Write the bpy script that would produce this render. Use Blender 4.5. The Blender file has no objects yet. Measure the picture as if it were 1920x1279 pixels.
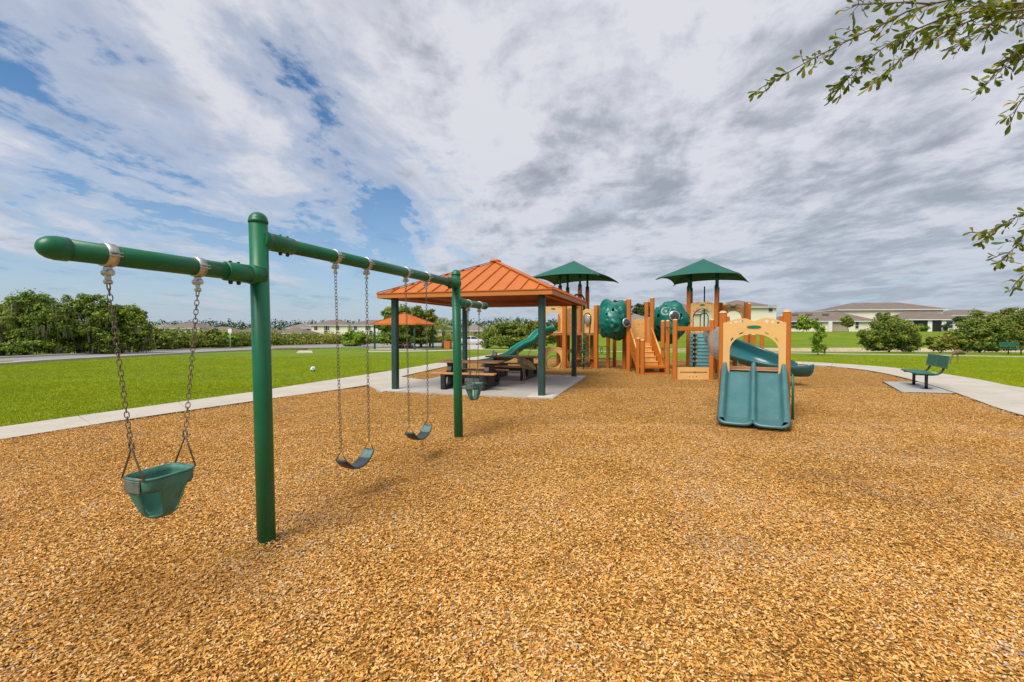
import bpy, bmesh, math, random
import numpy as np
from mathutils import Vector, Matrix

R = math.radians
SC = bpy.context.scene
COL = SC.collection

# ------------------------------------------------------------------ camera
CAM_H = 1.70
F_PX = 853.33                       # 16 mm lens on a 36 mm wide frame, in photograph pixels
PITCH = math.atan((639.5 - 619.0) / F_PX)
cam_data = bpy.data.cameras.new("camera")
cam_data.sensor_width = 36.0
cam_data.lens = 16.0
cam_data.clip_start = 0.05
cam_data.clip_end = 3000.0
cam = bpy.data.objects.new("camera", cam_data)
COL.objects.link(cam)
cam.location = (0, 0, CAM_H)
cam.rotation_euler = (R(90) - PITCH, 0, 0)
SC.camera = cam

# ------------------------------------------------------------------ light
SUN_EL, SUN_AZ = 52.0, 216.0        # azimuth clockwise from +Y: behind the camera, a little to its left
def sun_dir():
    e, a = R(SUN_EL), R(SUN_AZ)
    return Vector((math.sin(a) * math.cos(e), math.cos(a) * math.cos(e), math.sin(e)))
sun_data = bpy.data.lights.new("sun", 'SUN')
sun_data.energy = 4.0
sun_data.angle = R(34)
sun_data.color = (1.0, 0.95, 0.86)
sun = bpy.data.objects.new("sun", sun_data)
COL.objects.link(sun)
sun.rotation_euler = (-sun_dir()).to_track_quat('-Z', 'Y').to_euler()

SC.view_settings.view_transform = 'Standard'
SC.view_settings.look = 'None'
SC.view_settings.gamma = 1.0
SC.view_settings.exposure = 0.1
SC.view_settings.use_curve_mapping = False
SC.render.engine = 'CYCLES'
SC.cycles.use_denoising = True
SC.cycles.max_bounces = 6
SC.cycles.diffuse_bounces = 3
SC.cycles.glossy_bounces = 3
SC.cycles.transparent_max_bounces = 12
SC.cycles.transmission_bounces = 4
SC.cycles.use_adaptive_sampling = True
SC.cycles.adaptive_threshold = 0.015


class NT:
    """short-hand for building node trees"""
    def __init__(self, tree):
        self.t = tree
        self.x = 0
    def n(self, typ, props=None, ins=None):
        nd = self.t.nodes.new(typ)
        self.x += 40
        nd.location = (self.x, 0)
        for k, v in (props or {}).items():
            setattr(nd, k, v)
        for k, v in (ins or {}).items():
            self.set(nd.inputs[k], v)
        return nd
    def set(self, sock, v):
        if isinstance(v, bpy.types.NodeSocket):
            self.t.links.new(v, sock)
        elif isinstance(v, bpy.types.Node):
            self.t.links.new(v.outputs[0], sock)
        else:
            sock.default_value = v
    def math(self, op, a, b=0.0, c=0.0, clamp=False):
        nd = self.t.nodes.new('ShaderNodeMath')
        nd.operation = op
        nd.use_clamp = clamp
        self.set(nd.inputs[0], a)
        self.set(nd.inputs[1], b)
        self.set(nd.inputs[2], c)
        return nd.outputs[0]
    def mix(self, f, a, b, blend='MIX'):
        nd = self.t.nodes.new('ShaderNodeMix')
        nd.data_type = 'RGBA'
        nd.blend_type = blend
        self.set(nd.inputs[0], f)
        self.set(nd.inputs[6], a)
        self.set(nd.inputs[7], b)
        return nd.outputs[2]
    def ramp(self, f, stops, interp='LINEAR'):
        nd = self.t.nodes.new('ShaderNodeValToRGB')
        nd.color_ramp.interpolation = interp
        e = nd.color_ramp.elements
        while len(e) < len(stops):
            e.new(0.5)
        for i, (p, c) in enumerate(stops):
            e[i].position = p
            if not hasattr(c, '__len__'):
                c = (c, c, c)
            e[i].color = (c[0], c[1], c[2], 1)
        self.set(nd.inputs[0], f)
        return nd.outputs[0]
    def noise(self, vec, scale, detail=4, rough=0.55, dist=0.0):
        nd = self.n('ShaderNodeTexNoise', None, {'Scale': scale, 'Detail': detail, 'Roughness': rough, 'Distortion': dist})
        if vec is not None:
            self.set(nd.inputs['Vector'], vec)
        return nd.outputs[0]


# ------------------------------------------------------------------ sky: blue air under a broken layer of cloud
world = bpy.data.worlds.new("World")
SC.world = world
world.use_nodes = True
wt = world.node_tree
wt.nodes.clear()
w = NT(wt)
sky = w.n('ShaderNodeTexSky', dict(sky_type='NISHITA', sun_disc=False, sun_elevation=R(SUN_EL), sun_rotation=R(SUN_AZ),
                                   altitude=5.0, air_density=1.0, dust_density=0.6, ozone_density=2.5))
tc = w.n('ShaderNodeTexCoord')
sep = w.n('ShaderNodeSeparateXYZ', None, {0: tc.outputs['Generated']})
zc = w.math('MAXIMUM', sep.outputs[2], 0.0)
den = w.math('ADD', zc, 0.10)
px = w.math('DIVIDE', sep.outputs[0], den)
py = w.math('DIVIDE', sep.outputs[1], den)
plane = w.n('ShaderNodeCombineXYZ', None, {0: px, 1: py, 2: 0.0}).outputs[0]
def layer(sx, sy, off, scale, detail, rough, dist, rot=0.0):
    m = w.n('ShaderNodeMapping', None, {'Vector': plane, 'Scale': (sx, sy, 1), 'Location': off, 'Rotation': (0, 0, R(rot))})
    return w.noise(m.outputs[0], scale, detail, rough, dist)
# bands that run away from the camera, and smaller broken puffs between them
SKY_OFF = (6.05, 11.16)
bands = layer(1.0, 0.42, (SKY_OFF[0], SKY_OFF[1], 0.0), 1.05, 7, 0.60, 0.6)
puffs = layer(1.0, 0.90, (7.3, 2.2, 4.0), 2.6, 8, 0.62, 0.35, 20)
fine = layer(1.0, 0.60, (1.3, 9.2, 2.0), 8.0, 6, 0.65, 0.2, -15)
wisp = layer(1.0, 0.5, (4.4, 6.1, 1.0), 17.0, 6, 0.7, 0.3, 10)
side = w.math('MULTIPLY_ADD', px, 0.076, 0.076)                      # the cover thickens towards the right
side = w.math('MINIMUM', w.math('MAXIMUM', side, 0.004), 0.19)
cov = w.math('MULTIPLY_ADD', bands, 0.66, side)
cov = w.math('MULTIPLY_ADD', puffs, 0.32, cov)
cov = w.math('MULTIPLY_ADD', fine, 0.14, w.math('MULTIPLY_ADD', wisp, 0.07, w.math('ADD', cov, -0.055)))
cover = w.ramp(cov, [(0.465, 0.0), (0.54, 0.55), (0.655, 0.97)], 'EASE')
thick = layer(1.0, 0.55, (5.6, 4.4, 8.0), 1.5, 6, 0.6, 0.5)
thick = w.math('ADD', w.math('MULTIPLY', thick, 0.56), w.math('MULTIPLY', puffs, 0.52))
thick = w.math('ADD', thick, w.math('MULTIPLY_ADD', side, 0.50, -0.06))
thick = w.math('MULTIPLY_ADD', fine, 0.18, w.math('MULTIPLY_ADD', wisp, 0.08, w.math('ADD', thick, -0.13)))
cloud = w.ramp(thick, [(0.505, (6.9, 6.95, 7.5)), (0.56, (5.7, 5.85, 6.55)), (0.61, (4.3, 4.55, 5.15)), (0.68, (3.2, 3.45, 4.0))])
low = w.math('POWER', w.math('SUBTRACT', 1.0, zc, clamp=True), 6.5)    # far cloud seen through much air
cloud = w.mix(w.math('MULTIPLY', low, 0.88), cloud, (3.95, 4.65, 5.6, 1))
cover = w.math('MAXIMUM', cover, w.math('MULTIPLY', low, 1.0))
blue = w.mix(1.0, sky.outputs[0], (0.50, 0.92, 1.15, 1), 'MULTIPLY')
skycol = w.mix(cover, blue, cloud)
bg = w.n('ShaderNodeBackground', None, {'Color': skycol, 'Strength': 0.10})
wo = w.n('ShaderNodeOutputWorld', None, {'Surface': bg.outputs[0]})

# ------------------------------------------------------------------ pixels to places
def sstep(a, b, v):
    t = np.clip((v - a) / (b - a), 0.0, 1.0)
    return t * t * (3 - 2 * t)

POND = (44.0, 50.5, 27.0, 8.5)
def hz(x, y):
    """height of the ground"""
    x = np.asarray(x, float); y = np.asarray(y, float)
    z = -0.018 * np.clip(y - 24, 0, 38)
    right = sstep(6, 20, x)
    bank = sstep(60, 98, y) * 2.05
    z = z + right * bank
    e = np.sqrt(((x - POND[0]) / POND[2]) ** 2 + ((y - POND[1]) / POND[3]) ** 2)
    z = z - 0.9 * (1 - sstep(0.72, 1.05, e))
    return z
def hzf(x, y):
    return float(hz(x, y))

def ray(px_, py_):
    d = Vector(((px_ - 960.0) / F_PX, 1.0, -(py_ - 639.5) / F_PX))
    c, s = math.cos(PITCH), math.sin(PITCH)
    return Vector((d.x, d.y * c + d.z * s, -d.y * s + d.z * c))
def gp(px_, py_, dz=0.0):
    """the point of the ground that a pixel shows"""
    d = ray(px_, py_)
    z = 0.0
    for _ in range(40):
        t = (z + dz - CAM_H) / d.z
        x, y = d.x * t, d.y * t
        z = 0.6 * z + 0.4 * hzf(x, y)
    return Vector((x, y, z + dz))
def pd(px_, py_, depth):
    """the point a pixel shows at a known depth"""
    d = ray(px_, py_)
    t = depth / d.y
    return Vector((d.x * t, d.y * t, CAM_H + d.z * t))

# ------------------------------------------------------------------ mesh helpers
class MB:
    """collects shapes that become one mesh object"""
    def __init__(self):
        self.v = []; self.f = []; self.sm = []
    def add(self, verts, faces, smooth=False):
        o = len(self.v)
        self.v.extend([tuple(p) for p in verts])
        self.f.extend([tuple(i + o for i in f) for f in faces])
        self.sm.extend([smooth] * len(faces))
        return self
    def box(self, c, s, m=None, ch=0.0):
        hx, hy, hz_ = s[0] / 2, s[1] / 2, s[2] / 2
        if ch <= 0:
            vs = [Vector((x * hx, y * hy, z * hz_)) for z in (-1, 1) for y in (-1, 1) for x in (-1, 1)]
            fs = [(0, 2, 3, 1), (4, 5, 7, 6), (0, 1, 5, 4), (2, 6, 7, 3), (0, 4, 6, 2), (1, 3, 7, 5)]
        else:
            ch = min(ch, hx * .8, hy * .8, hz_ * .8)
            bm = bmesh.new()
            bmesh.ops.create_cube(bm, size=1.0)
            for v_ in bm.verts:
                v_.co = Vector((v_.co.x * 2 * hx, v_.co.y * 2 * hy, v_.co.z * 2 * hz_))
            bmesh.ops.bevel(bm, geom=bm.edges[:], offset=ch, segments=1, affect='EDGES', profile=0.5)
            bm.verts.index_update()
            vs = [v_.co.copy() for v_ in bm.verts]
            fs = [tuple(v_.index for v_ in f_.verts) for f_ in bm.faces]
            bm.free()
        c = Vector(c)
        vs = [(m @ p if m is not None else p) + c for p in vs]
        return self.add(vs, fs)
    def beam(self, a, b, wd, ht, up=(0, 0, 1), ch=0.0):
        a, b = Vector(a), Vector(b)
        z = (b - a); L = z.length; z.normalize()
        x = z.cross(Vector(up))
        if x.length < 1e-4:
            x = z.cross(Vector((0, 1, 0)))
        x.normalize(); y = x.cross(z) * -1
        m = Matrix((x, z, y)).transposed()
        return self.box((a + b) / 2, (wd, L, ht), m, ch)
    def tube(self, pts, r, seg=10, caps=True, closed=False, smooth=True):
        pts = [Vector(p) for p in pts]
        n = len(pts)
        rs = r if hasattr(r, '__len__') else [r] * n
        ring = []
        prev = None
        for i, p in enumerate(pts):
            if closed:
                t = pts[(i + 1) % n] - pts[i - 1]
            else:
                t = pts[min(i + 1, n - 1)] - pts[max(i - 1, 0)]
            t.normalize()
            if prev is None:
                u = t.cross(Vector((0, 0, 1)))
                if u.length < 0.05:
                    u = t.cross(Vector((1, 0, 0)))
            else:
                u = prev - t * prev.dot(t)
            u.normalize(); prev = u
            v_ = t.cross(u)
            ring.append([p + (u * math.cos(k * 2 * math.pi / seg) + v_ * math.sin(k * 2 * math.pi / seg)) * rs[i] for k in range(seg)])
        vs = [q for g in ring for q in g]
        fs = []
        for i in range(n if closed else n - 1):
            j = (i + 1) % n
            for k in range(seg):
                l = (k + 1) % seg
                fs.append((i * seg + k, i * seg + l, j * seg + l, j * seg + k))
        self.add(vs, fs, smooth)
        if caps and not closed:
            o = len(self.v) - len(vs)
            self.f.append(tuple(o + k for k in range(seg))[::-1]); self.sm.append(False)
            self.f.append(tuple(o + (n - 1) * seg + k for k in range(seg))); self.sm.append(False)
        return self
    def lathe(self, prof, seg=16, m=None, c=(0, 0, 0), smooth=True):
        c = Vector(c)
        vs = []
        for (r_, z_) in prof:
            for k in range(seg):
                a = k * 2 * math.pi / seg
                p = Vector((r_ * math.cos(a), r_ * math.sin(a), z_))
                vs.append((m @ p if m is not None else p) + c)
        fs = []
        for i in range(len(prof) - 1):
            for k in range(seg):
                l = (k + 1) % seg
                fs.append((i * seg + k, i * seg + l, (i + 1) * seg + l, (i + 1) * seg + k))
        self.add(vs, fs, smooth)
        o = len(self.v) - len(vs)
        if prof[0][0] > 1e-4:
            self.f.append(tuple(o + k for k in range(seg))[::-1]); self.sm.append(False)
        if prof[-1][0] > 1e-4:
            self.f.append(tuple(o + (len(prof) - 1) * seg + k for k in range(seg))); self.sm.append(False)
        return self
    def sweep(self, frames, prof, closed_prof=True, smooth=True, caps=True):
        """frames: (origin, across, up); prof: (u, v) pairs or a list of such lists, one for each frame"""
        vs = []
        n = len(frames)
        for i, (o, a, u) in enumerate(frames):
            pr = prof[i] if hasattr(prof[0][0], '__len__') else prof
            for (s, t) in pr:
                vs.append(Vector(o) + Vector(a) * s + Vector(u) * t)
        m = len(vs) // n
        fs = []
        for i in range(n - 1):
            for k in range(m if closed_prof else m - 1):
                l = (k + 1) % m
                fs.append((i * m + k, i * m + l, (i + 1) * m + l, (i + 1) * m + k))
        self.add(vs, fs, smooth)
        if caps and closed_prof:
            o = len(self.v) - len(vs)
            self.f.append(tuple(o + k for k in range(m))[::-1]); self.sm.append(False)
            self.f.append(tuple(o + (n - 1) * m + k for k in range(m))); self.sm.append(False)
        return self
    def prism(self, poly, z0, z1):
        n = len(poly)
        vs = [(p[0], p[1], z0) for p in poly] + [(p[0], p[1], z1) for p in poly]
        fs = [tuple(range(n))[::-1], tuple(range(n, 2 * n))]
        for i in range(n):
            j = (i + 1) % n
            fs.append((i, j, n + j, n + i))
        return self.add(vs, fs)
    def panel(self, outer, holes, th, m, c):
        """flat board in its own (x, z) plane with holes cut through; m, c place it"""
        bm = bmesh.new()
        loops = [outer] + list(holes)
        es = []
        for lp in loops:
            vv = [bm.verts.new((p[0], 0, p[1])) for p in lp]
            for i in range(len(vv)):
                es.append(bm.edges.new((vv[i], vv[(i + 1) % len(vv)])))
        bmesh.ops.triangle_fill(bm, use_beauty=True, use_dissolve=False, edges=es, normal=(0, -1, 0))
        fs = bm.faces[:]
        r = bmesh.ops.extrude_face_region(bm, geom=fs)
        for g in r['geom']:
            if isinstance(g, bmesh.types.BMVert):
                g.co.y += th
        for v_ in bm.verts:
            v_.co.y -= th / 2
        bmesh.ops.recalc_face_normals(bm, faces=bm.faces[:])
        bm.verts.index_update()
        c = Vector(c)
        self.add([m @ v_.co + c for v_ in bm.verts], [tuple(q.index for q in f_.verts) for f_ in bm.faces])
        bm.free()
        return self
    def mesh(self, name):
        me = bpy.data.meshes.new(name)
        me.from_pydata(self.v, [], self.f)
        me.polygons.foreach_set('use_smooth', self.sm)
        me.update()
        return me
    def build(self, name, mat, parent=None, fix=False):
        me = self.mesh(name)
        if fix:
            bm = bmesh.new(); bm.from_mesh(me)
            bmesh.ops.recalc_face_normals(bm, faces=bm.faces[:])
            bm.to_mesh(me); bm.free()
        return obj(name, me, mat, parent)

def obj(name, me, mat, parent=None):
    o = bpy.data.objects.new(name, me)
    COL.objects.link(o)
    if mat is not None:
        if len(me.materials) == 0:
            me.materials.append(mat)
    if parent is not None:
        o.parent = parent
    return o
def dup(o, parent=None, loc=None, rot=None, scale=None):
    """another object with the same mesh"""
    c = o.copy()
    COL.objects.link(c)
    c.parent = parent
    if loc is not None: c.location = loc
    if rot is not None: c.rotation_euler = rot
    if scale is not None: c.scale = scale
    return c
def tag(o, label=None, cat=None, group=None, kind=None):
    if label: o['label'] = label
    if cat: o['category'] = cat
    if group: o['group'] = group
    if kind: o['kind'] = kind
    return o
def empty(name, loc=(0, 0, 0), rz=0.0, label=None, cat=None, group=None):
    o = bpy.data.objects.new(name, None)
    COL.objects.link(o)
    o.location = loc
    o.rotation_euler = (0, 0, rz)
    o.empty_display_size = 0.2
    return tag(o, label, cat, group)
def solidify(o, th, off=-1.0):
    m = o.modifiers.new("thickness", 'SOLIDIFY')
    m.thickness = th
    m.offset = off
    return o
def rotz(a):
    return Matrix.Rotation(a, 3, 'Z')
def frame_m(xa, za):
    """columns: x axis, y = z cross x, z axis"""
    x = Vector(xa).normalized(); z = Vector(za).normalized()
    y = z.cross(x)
    return Matrix((x, y, z)).transposed()

# ------------------------------------------------------------------ materials
MATS = {}
def principled(name, base, rough=0.5, metal=0.0, var=0.0, vscale=3.0, bump=0.0, bscale=40.0, spec=0.5, dirt=0.0, dirtcol=(0.25, 0.18, 0.1), coat=0.0, coord='Object'):
    if name in MATS:
        return MATS[name]
    m = bpy.data.materials.new(name)
    m.use_nodes = True
    t = m.node_tree
    t.nodes.clear()
    k = NT(t)
    out = k.n('ShaderNodeOutputMaterial')
    b = k.n('ShaderNodeBsdfPrincipled', None, {'Roughness': rough, 'Metallic': metal, 'Specular IOR Level': spec, 'Coat Weight': coat})
    t.links.new(b.outputs[0], out.inputs[0])
    co = k.n('ShaderNodeTexCoord').outputs[coord]
    col = (base[0], base[1], base[2], 1)
    if var > 0:
        nz = k.noise(co, vscale, 5, 0.6)
        lo = tuple(c * (1 - var) for c in base) + (1,)
        hi = tuple(min(1, c * (1 + var)) for c in base) + (1,)
        col = k.mix(k.ramp(nz, [(0.3, 0), (0.7, 1)]), lo, hi)
    if dirt > 0:
        nz = k.noise(co, vscale * 2.3, 7, 0.7)
        col = k.mix(k.math('MULTIPLY', k.ramp(nz, [(0.52, 0), (0.75, 1)]), dirt), col, dirtcol + (1,))
        r2 = k.math('MULTIPLY_ADD', nz, 0.25, rough - 0.12)
        k.set(b.inputs['Roughness'], r2)
    k.set(b.inputs['Base Color'], col)
    if bump > 0:
        nb = k.noise(co, bscale, 4, 0.6)
        bp = k.n('ShaderNodeBump', None, {'Strength': bump, 'Distance': 0.01, 'Height': nb})
        k.set(b.inputs['Normal'], bp.outputs[0])
    MATS[name] = m
    return m

# ================================================================== THE SETTING
rng = np.random.default_rng(7)

def attr_mat_leafy(name, stops, rough=0.6, trans=0.25, spec=0.3):
    """foliage: colour follows a random value stored on each leaf"""
    m = bpy.data.materials.new(name)
    m.use_nodes = True
    t = m.node_tree; t.nodes.clear()
    k = NT(t)
    out = k.n('ShaderNodeOutputMaterial')
    at = k.n('ShaderNodeAttribute', dict(attribute_name='tint', attribute_type='GEOMETRY'))
    col = k.ramp(at.outputs['Fac'], stops)
    b = k.n('ShaderNodeBsdfPrincipled', None, {'Roughness': rough, 'Specular IOR Level': spec, 'Base Color': col})
    tr = k.n('ShaderNodeBsdfTranslucent', None, {'Color': k.mix(1.0, col, (1.0, 1.0, 0.6, 1), 'MULTIPLY')})
    mx = k.n('ShaderNodeMixShader', None, {0: trans, 1: b.outputs[0], 2: tr.outputs[0]})
    t.links.new(mx.outputs[0], out.inputs[0])
    return m

def ground_mat():
    m = bpy.data.materials.new("lawn_grass")
    m.use_nodes = True
    t = m.node_tree; t.nodes.clear()
    k = NT(t)
    out = k.n('ShaderNodeOutputMaterial')
    co = k.n('ShaderNodeTexCoord').outputs['Object']
    big = k.noise(co, 0.16, 5, 0.6)
    mid = k.noise(co, 1.3, 6, 0.65)
    stretch = k.n('ShaderNodeMapping', None, {'Vector': co, 'Scale': (0.25, 1.1, 1.0), 'Rotation': (0, 0, R(-12))})
    mow = k.noise(stretch.outputs[0], 0.9, 4, 0.6)
    fine = k.noise(co, 22.0, 4, 0.7)
    f = k.math('ADD', k.math('MULTIPLY', big, 0.35), k.math('ADD', k.math('MULTIPLY', mid, 0.25), k.math('ADD', k.math('MULTIPLY', mow, 0.30), k.math('MULTIPLY', fine, 0.28))))
    col = k.ramp(f, [(0.36, (0.052, 0.092, 0.002)), (0.50, (0.104, 0.165, 0.003)), (0.62, (0.155, 0.220, 0.004)), (0.76, (0.22, 0.25, 0.010))])
    b = k.n('ShaderNodeBsdfPrincipled', None, {'Roughness': 0.85, 'Specular IOR Level': 0.2, 'Base Color': col})
    bp = k.n('ShaderNodeBump', None, {'Strength': 0.7, 'Distance': 0.04, 'Height': k.noise(co, 45.0, 3, 0.7)})
    k.set(b.inputs['Normal'], bp.outputs[0])
    t.links.new(b.outputs[0], out.inputs[0])
    return m

# ---- ground: one sheet out to the horizon
def axis_pts(lo, hi, mid_lo, mid_hi, fine, n):
    a = np.arange(mid_lo, mid_hi + 1e-6, fine)
    g = np.geomspace(1.0, hi - mid_hi + 1.0, n) - 1.0 + mid_hi
    h = mid_lo - (np.geomspace(1.0, mid_lo - lo + 1.0, n) - 1.0)
    return np.unique(np.round(np.concatenate([h, a, g]), 3))
gx = axis_pts(-1400, 1400, -60, 80, 1.0, 26)
gy = axis_pts(-300, 1800, -10, 112, 1.0, 26)
X, Y = np.meshgrid(gx, gy)
Z = hz(X, Y)
nx, ny = len(gx), len(gy)
verts = np.stack([X.ravel(), Y.ravel(), Z.ravel()], 1)
idx = np.arange(nx * ny).reshape(ny, nx)
faces = np.stack([idx[:-1, :-1].ravel(), idx[:-1, 1:].ravel(), idx[1:, 1:].ravel(), idx[1:, :-1].ravel()], 1)
me = bpy.data.meshes.new("ground")
me.from_pydata(verts.tolist(), [], faces.tolist())
me.polygons.foreach_set('use_smooth', [True] * len(faces))
ground = obj("ground", me, ground_mat())
tag(ground, "flat mown lawn that reaches the far houses", None, None, 'structure')

# ---- pond
def water_mat():
    m = bpy.data.materials.new("pond_water")
    m.use_nodes = True
    t = m.node_tree; t.nodes.clear()
    k = NT(t)
    out = k.n('ShaderNodeOutputMaterial')
    co = k.n('ShaderNodeTexCoord').outputs['Object']
    b = k.n('ShaderNodeBsdfPrincipled', None, {'Roughness': 0.06, 'Base Color': (0.05, 0.06, 0.05, 1), 'Specular IOR Level': 0.6})
    bp = k.n('ShaderNodeBump', None, {'Strength': 0.25, 'Distance': 0.02, 'Height': k.noise(co, 3.0, 4, 0.6)})
    k.set(b.inputs['Normal'], bp.outputs[0])
    t.links.new(b.outputs[0], out.inputs[0])
    return m
wp = [(POND[0] + POND[2] * 1.0 * math.cos(a), POND[1] + POND[3] * 1.0 * math.sin(a)) for a in np.linspace(0, 2 * math.pi, 72, endpoint=False)]
o = MB().add([(x, y, -0.95) for x, y in wp], [tuple(range(72))]).build("pond_water", water_mat())
tag(o, "still grey pond water below the houses", None, None, 'structure')
sand = principled("shore_sand", (0.42, 0.34, 0.2), 0.9, var=0.3, vscale=2.0, bump=0.4, bscale=12)
# the bare sandy rim on the far side of the pond
mb = MB()
rim = []
for a in np.linspace(R(5), R(178), 60):
    for s in (0.86, 0.93, 1.0, 1.10):
        s2 = s + 0.03 * math.sin(a * 9)
        x = POND[0] + POND[2] * s2 * math.cos(a); y = POND[1] + POND[3] * s2 * math.sin(a)
        rim.append((x, y, hzf(x, y) + 0.02))
mb.add(rim, [(i * 4 + j, (i + 1) * 4 + j, (i + 1) * 4 + j + 1, i * 4 + j + 1) for i in range(59) for j in range(3)], True)
tag(mb.build("pond_shore", sand), "bare sandy rim of the pond", None, None, 'structure')

# ---- outlines read off the photograph and laid on the ground
def chaikin(p, n=2):
    for _ in range(n):
        q = [p[0]]
        for a, b in zip(p[:-1], p[1:]):
            q.append(tuple(np.array(a) * .75 + np.array(b) * .25)); q.append(tuple(np.array(a) * .25 + np.array(b) * .75))
        q.append(p[-1]); p = q
    return p
def G2(pts):
    return [tuple(gp(*p))[:2] for p in pts]
def resample(p, n):
    p = np.array(p); d = np.r_[0, np.cumsum(np.hypot(*np.diff(p, axis=0).T))]
    t = np.linspace(0, d[-1], n)
    return np.stack([np.interp(t, d, p[:, 0]), np.interp(t, d, p[:, 1])], 1)

left_in = [(-9.6, 2.0), (-8.75, 4.6)] + G2([(0, 829.6), (240, 790), (477, 755), (600, 738), (700, 724), (749, 709), (800, 697), (872, 681), (915, 672.5), (960, 665)])
left_out = [(-11.2, 2.0), (-10.1, 4.6)] + G2([(0, 806), (240, 770), (477, 738), (580, 720.6), (735, 697), (800, 686), (872, 673.5), (931, 664.5), (960, 661)])
right_in = [(7.6, 1.0), (8.6, 4.5)] + G2([(1920, 789), (1797, 741), (1730, 720), (1660, 702), (1608, 694), (1550, 688), (1480, 684), (1400, 681)])
right_out = [(12.6, 0.4), (13.2, 5.0)] + G2([(1920, 733), (1840, 714), (1720, 696), (1640, 688), (1560, 682.5), (1480, 679), (1400, 676.5)])

concrete = principled("concrete", (0.47, 0.42, 0.345), 0.85, var=0.10, vscale=1.1, bump=0.25, bscale=60, dirt=0.35, dirtcol=(0.32, 0.29, 0.25))
concrete_dark = principled("concrete_joint", (0.20, 0.18, 0.15), 0.9, var=0.2, vscale=4)
asphalt = principled("asphalt", (0.26, 0.245, 0.24), 0.9, var=0.12, vscale=0.6, bump=0.3, bscale=30)

def slab_path(name, inner, outer, n, top, label):
    """a concrete walk cast in slabs with open joints between them"""
    a = resample(chaikin(inner), n + 1); b = resample(chaikin(outer), n + 1)
    mb = MB()
    for i in range(n):
        q = [a[i], b[i], b[i + 1], a[i + 1]]
        z = [hzf(*p) for p in q]
        mb.add([(q[j][0], q[j][1], z[j] + 0.012) for j in range(4)], [(0, 1, 2, 3)])
    base = mb.build(name, concrete_dark)
    tag(base, label, None, None, 'structure')
    for i in range(n):
        a0, a1, b0, b1 = a[i], a[i + 1], b[i], b[i + 1]
        g = 0.006 / max(0.05, np.hypot(*(a1 - a0)))
        g = min(g, 0.03)
        q = [a0 + (a1 - a0) * g, b0 + (b1 - b0) * g, b1 + (b0 - b1) * g, a1 + (a0 - a1) * g]
        z = [hzf(*p) for p in q]
        s = MB()
        vs = [(q[j][0], q[j][1], z[j] - 0.05) for j in range(4)] + [(q[j][0], q[j][1], z[j] + top) for j in range(4)]
        s.add(vs, [(3, 2, 1, 0), (4, 5, 6, 7), (0, 1, 5, 4), (1, 2, 6, 5), (2, 3, 7, 6), (3, 0, 4, 7)])
        s.build("slab", concrete, base, fix=True)
    return base
slab_path("path", left_in, left_out, 22, 0.045, "pale concrete walk curving along the left of the mulch")
slab_path("path", right_in, right_out, 20, 0.050, "pale concrete walk curving round the right of the mulch")

# ---- far thin walk, road and kerbs
def strip(name, a, b, mat, top, label, n=40, kind='structure', parent=None):
    A = resample(chaikin(a), n); B = resample(chaikin(b), n)
    mb = MB()
    for i in range(n - 1):
        q = [A[i], B[i], B[i + 1], A[i + 1]]
        mb.add([(p[0], p[1], hzf(*p) + top) for p in q] + [(p[0], p[1], hzf(*p) - 0.05) for p in q],
               [(0, 1, 2, 3), (0, 4, 5, 1), (2, 6, 7, 3)] + ([(1, 5, 6, 2)]) + [(3, 7, 4, 0)])
    o = mb.build(name, mat, parent, fix=True)
    if kind: tag(o, label, None, None, kind)
    return o
far_c = G2([(862, 655), (930, 656), (1000, 657), (1120, 659), (1250, 660.3), (1400, 661), (1480, 662), (1608, 664.5), (1732, 666), (1920, 669.5), (2100, 673)])
fa = np.array(far_c)
nrm = np.gradient(fa, axis=0); nrm = np.stack([-nrm[:, 1], nrm[:, 0]], 1); nrm /= np.linalg.norm(nrm, axis=1)[:, None]
strip("path", [tuple(p) for p in fa - nrm * .45], [tuple(p) for p in fa + nrm * .45], concrete, 0.03, "thin far concrete walk in front of the pond", 60)

road_in = G2([(-500, 722), (-200, 699), (0, 685), (280, 667), (420, 659.5), (520, 655.5), (620, 653), (720, 651.5), (820, 651), (900, 651)])
road_out = G2([(-500, 695), (-200, 681), (0, 673), (280, 659.5), (420, 653), (520, 649.5), (620, 647), (720, 645.5), (820, 644.5), (900, 644)])
strip("road", road_in, road_out, asphalt, 0.02, "grey asphalt road beyond the left lawn", 60)
def offset_line(a, d):
    p = resample(chaikin(a), 60); t = np.gradient(p, axis=0); nn = np.stack([-t[:, 1], t[:, 0]], 1); nn /= np.linalg.norm(nn, axis=1)[:, None]
    return [tuple(q) for q in p - nn * d]
strip("kerb", offset_line(road_in, 0.0), offset_line(road_in, 0.42), concrete, 0.13, "pale concrete kerb on the lawn side of the road", 60)
strip("kerb", offset_line(road_out, 0.0), offset_line(road_out, -0.45), concrete, 0.13, "pale concrete kerb on the tree side of the road", 60)
# walk from the road to the far shelter, and the kerb ramp on the lawn
strip("path", G2([(690, 660), (760, 660), (850, 658), (905, 655)]), G2([(690, 658.6), (760, 658.6), (850, 656.4), (905, 653.4)]), concrete, 0.03, "thin walk that passes the far shelter", 20)
strip("drive_apron", G2([(862, 654.5), (905, 655.5)]), G2([(880, 646), (925, 646)]), concrete, 0.04, "concrete apron beside the white car", 4)
ramp = MB()
q = [gp(556, 662.5), gp(587, 662.5), gp(584, 658.5), gp(560, 658.5)]
ramp.add([(p.x, p.y, p.z + 0.06) for p in q] + [(p.x, p.y, p.z - 0.05) for p in q], [(0, 1, 2, 3), (0, 4, 5, 1), (1, 5, 6, 2), (2, 6, 7, 3), (3, 7, 4, 0)])
tag(ramp.build("kerb_ramp", concrete, None, fix=True), "small pale concrete kerb ramp at the far edge of the lawn", None, None, 'structure')
isl = MB()
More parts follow.
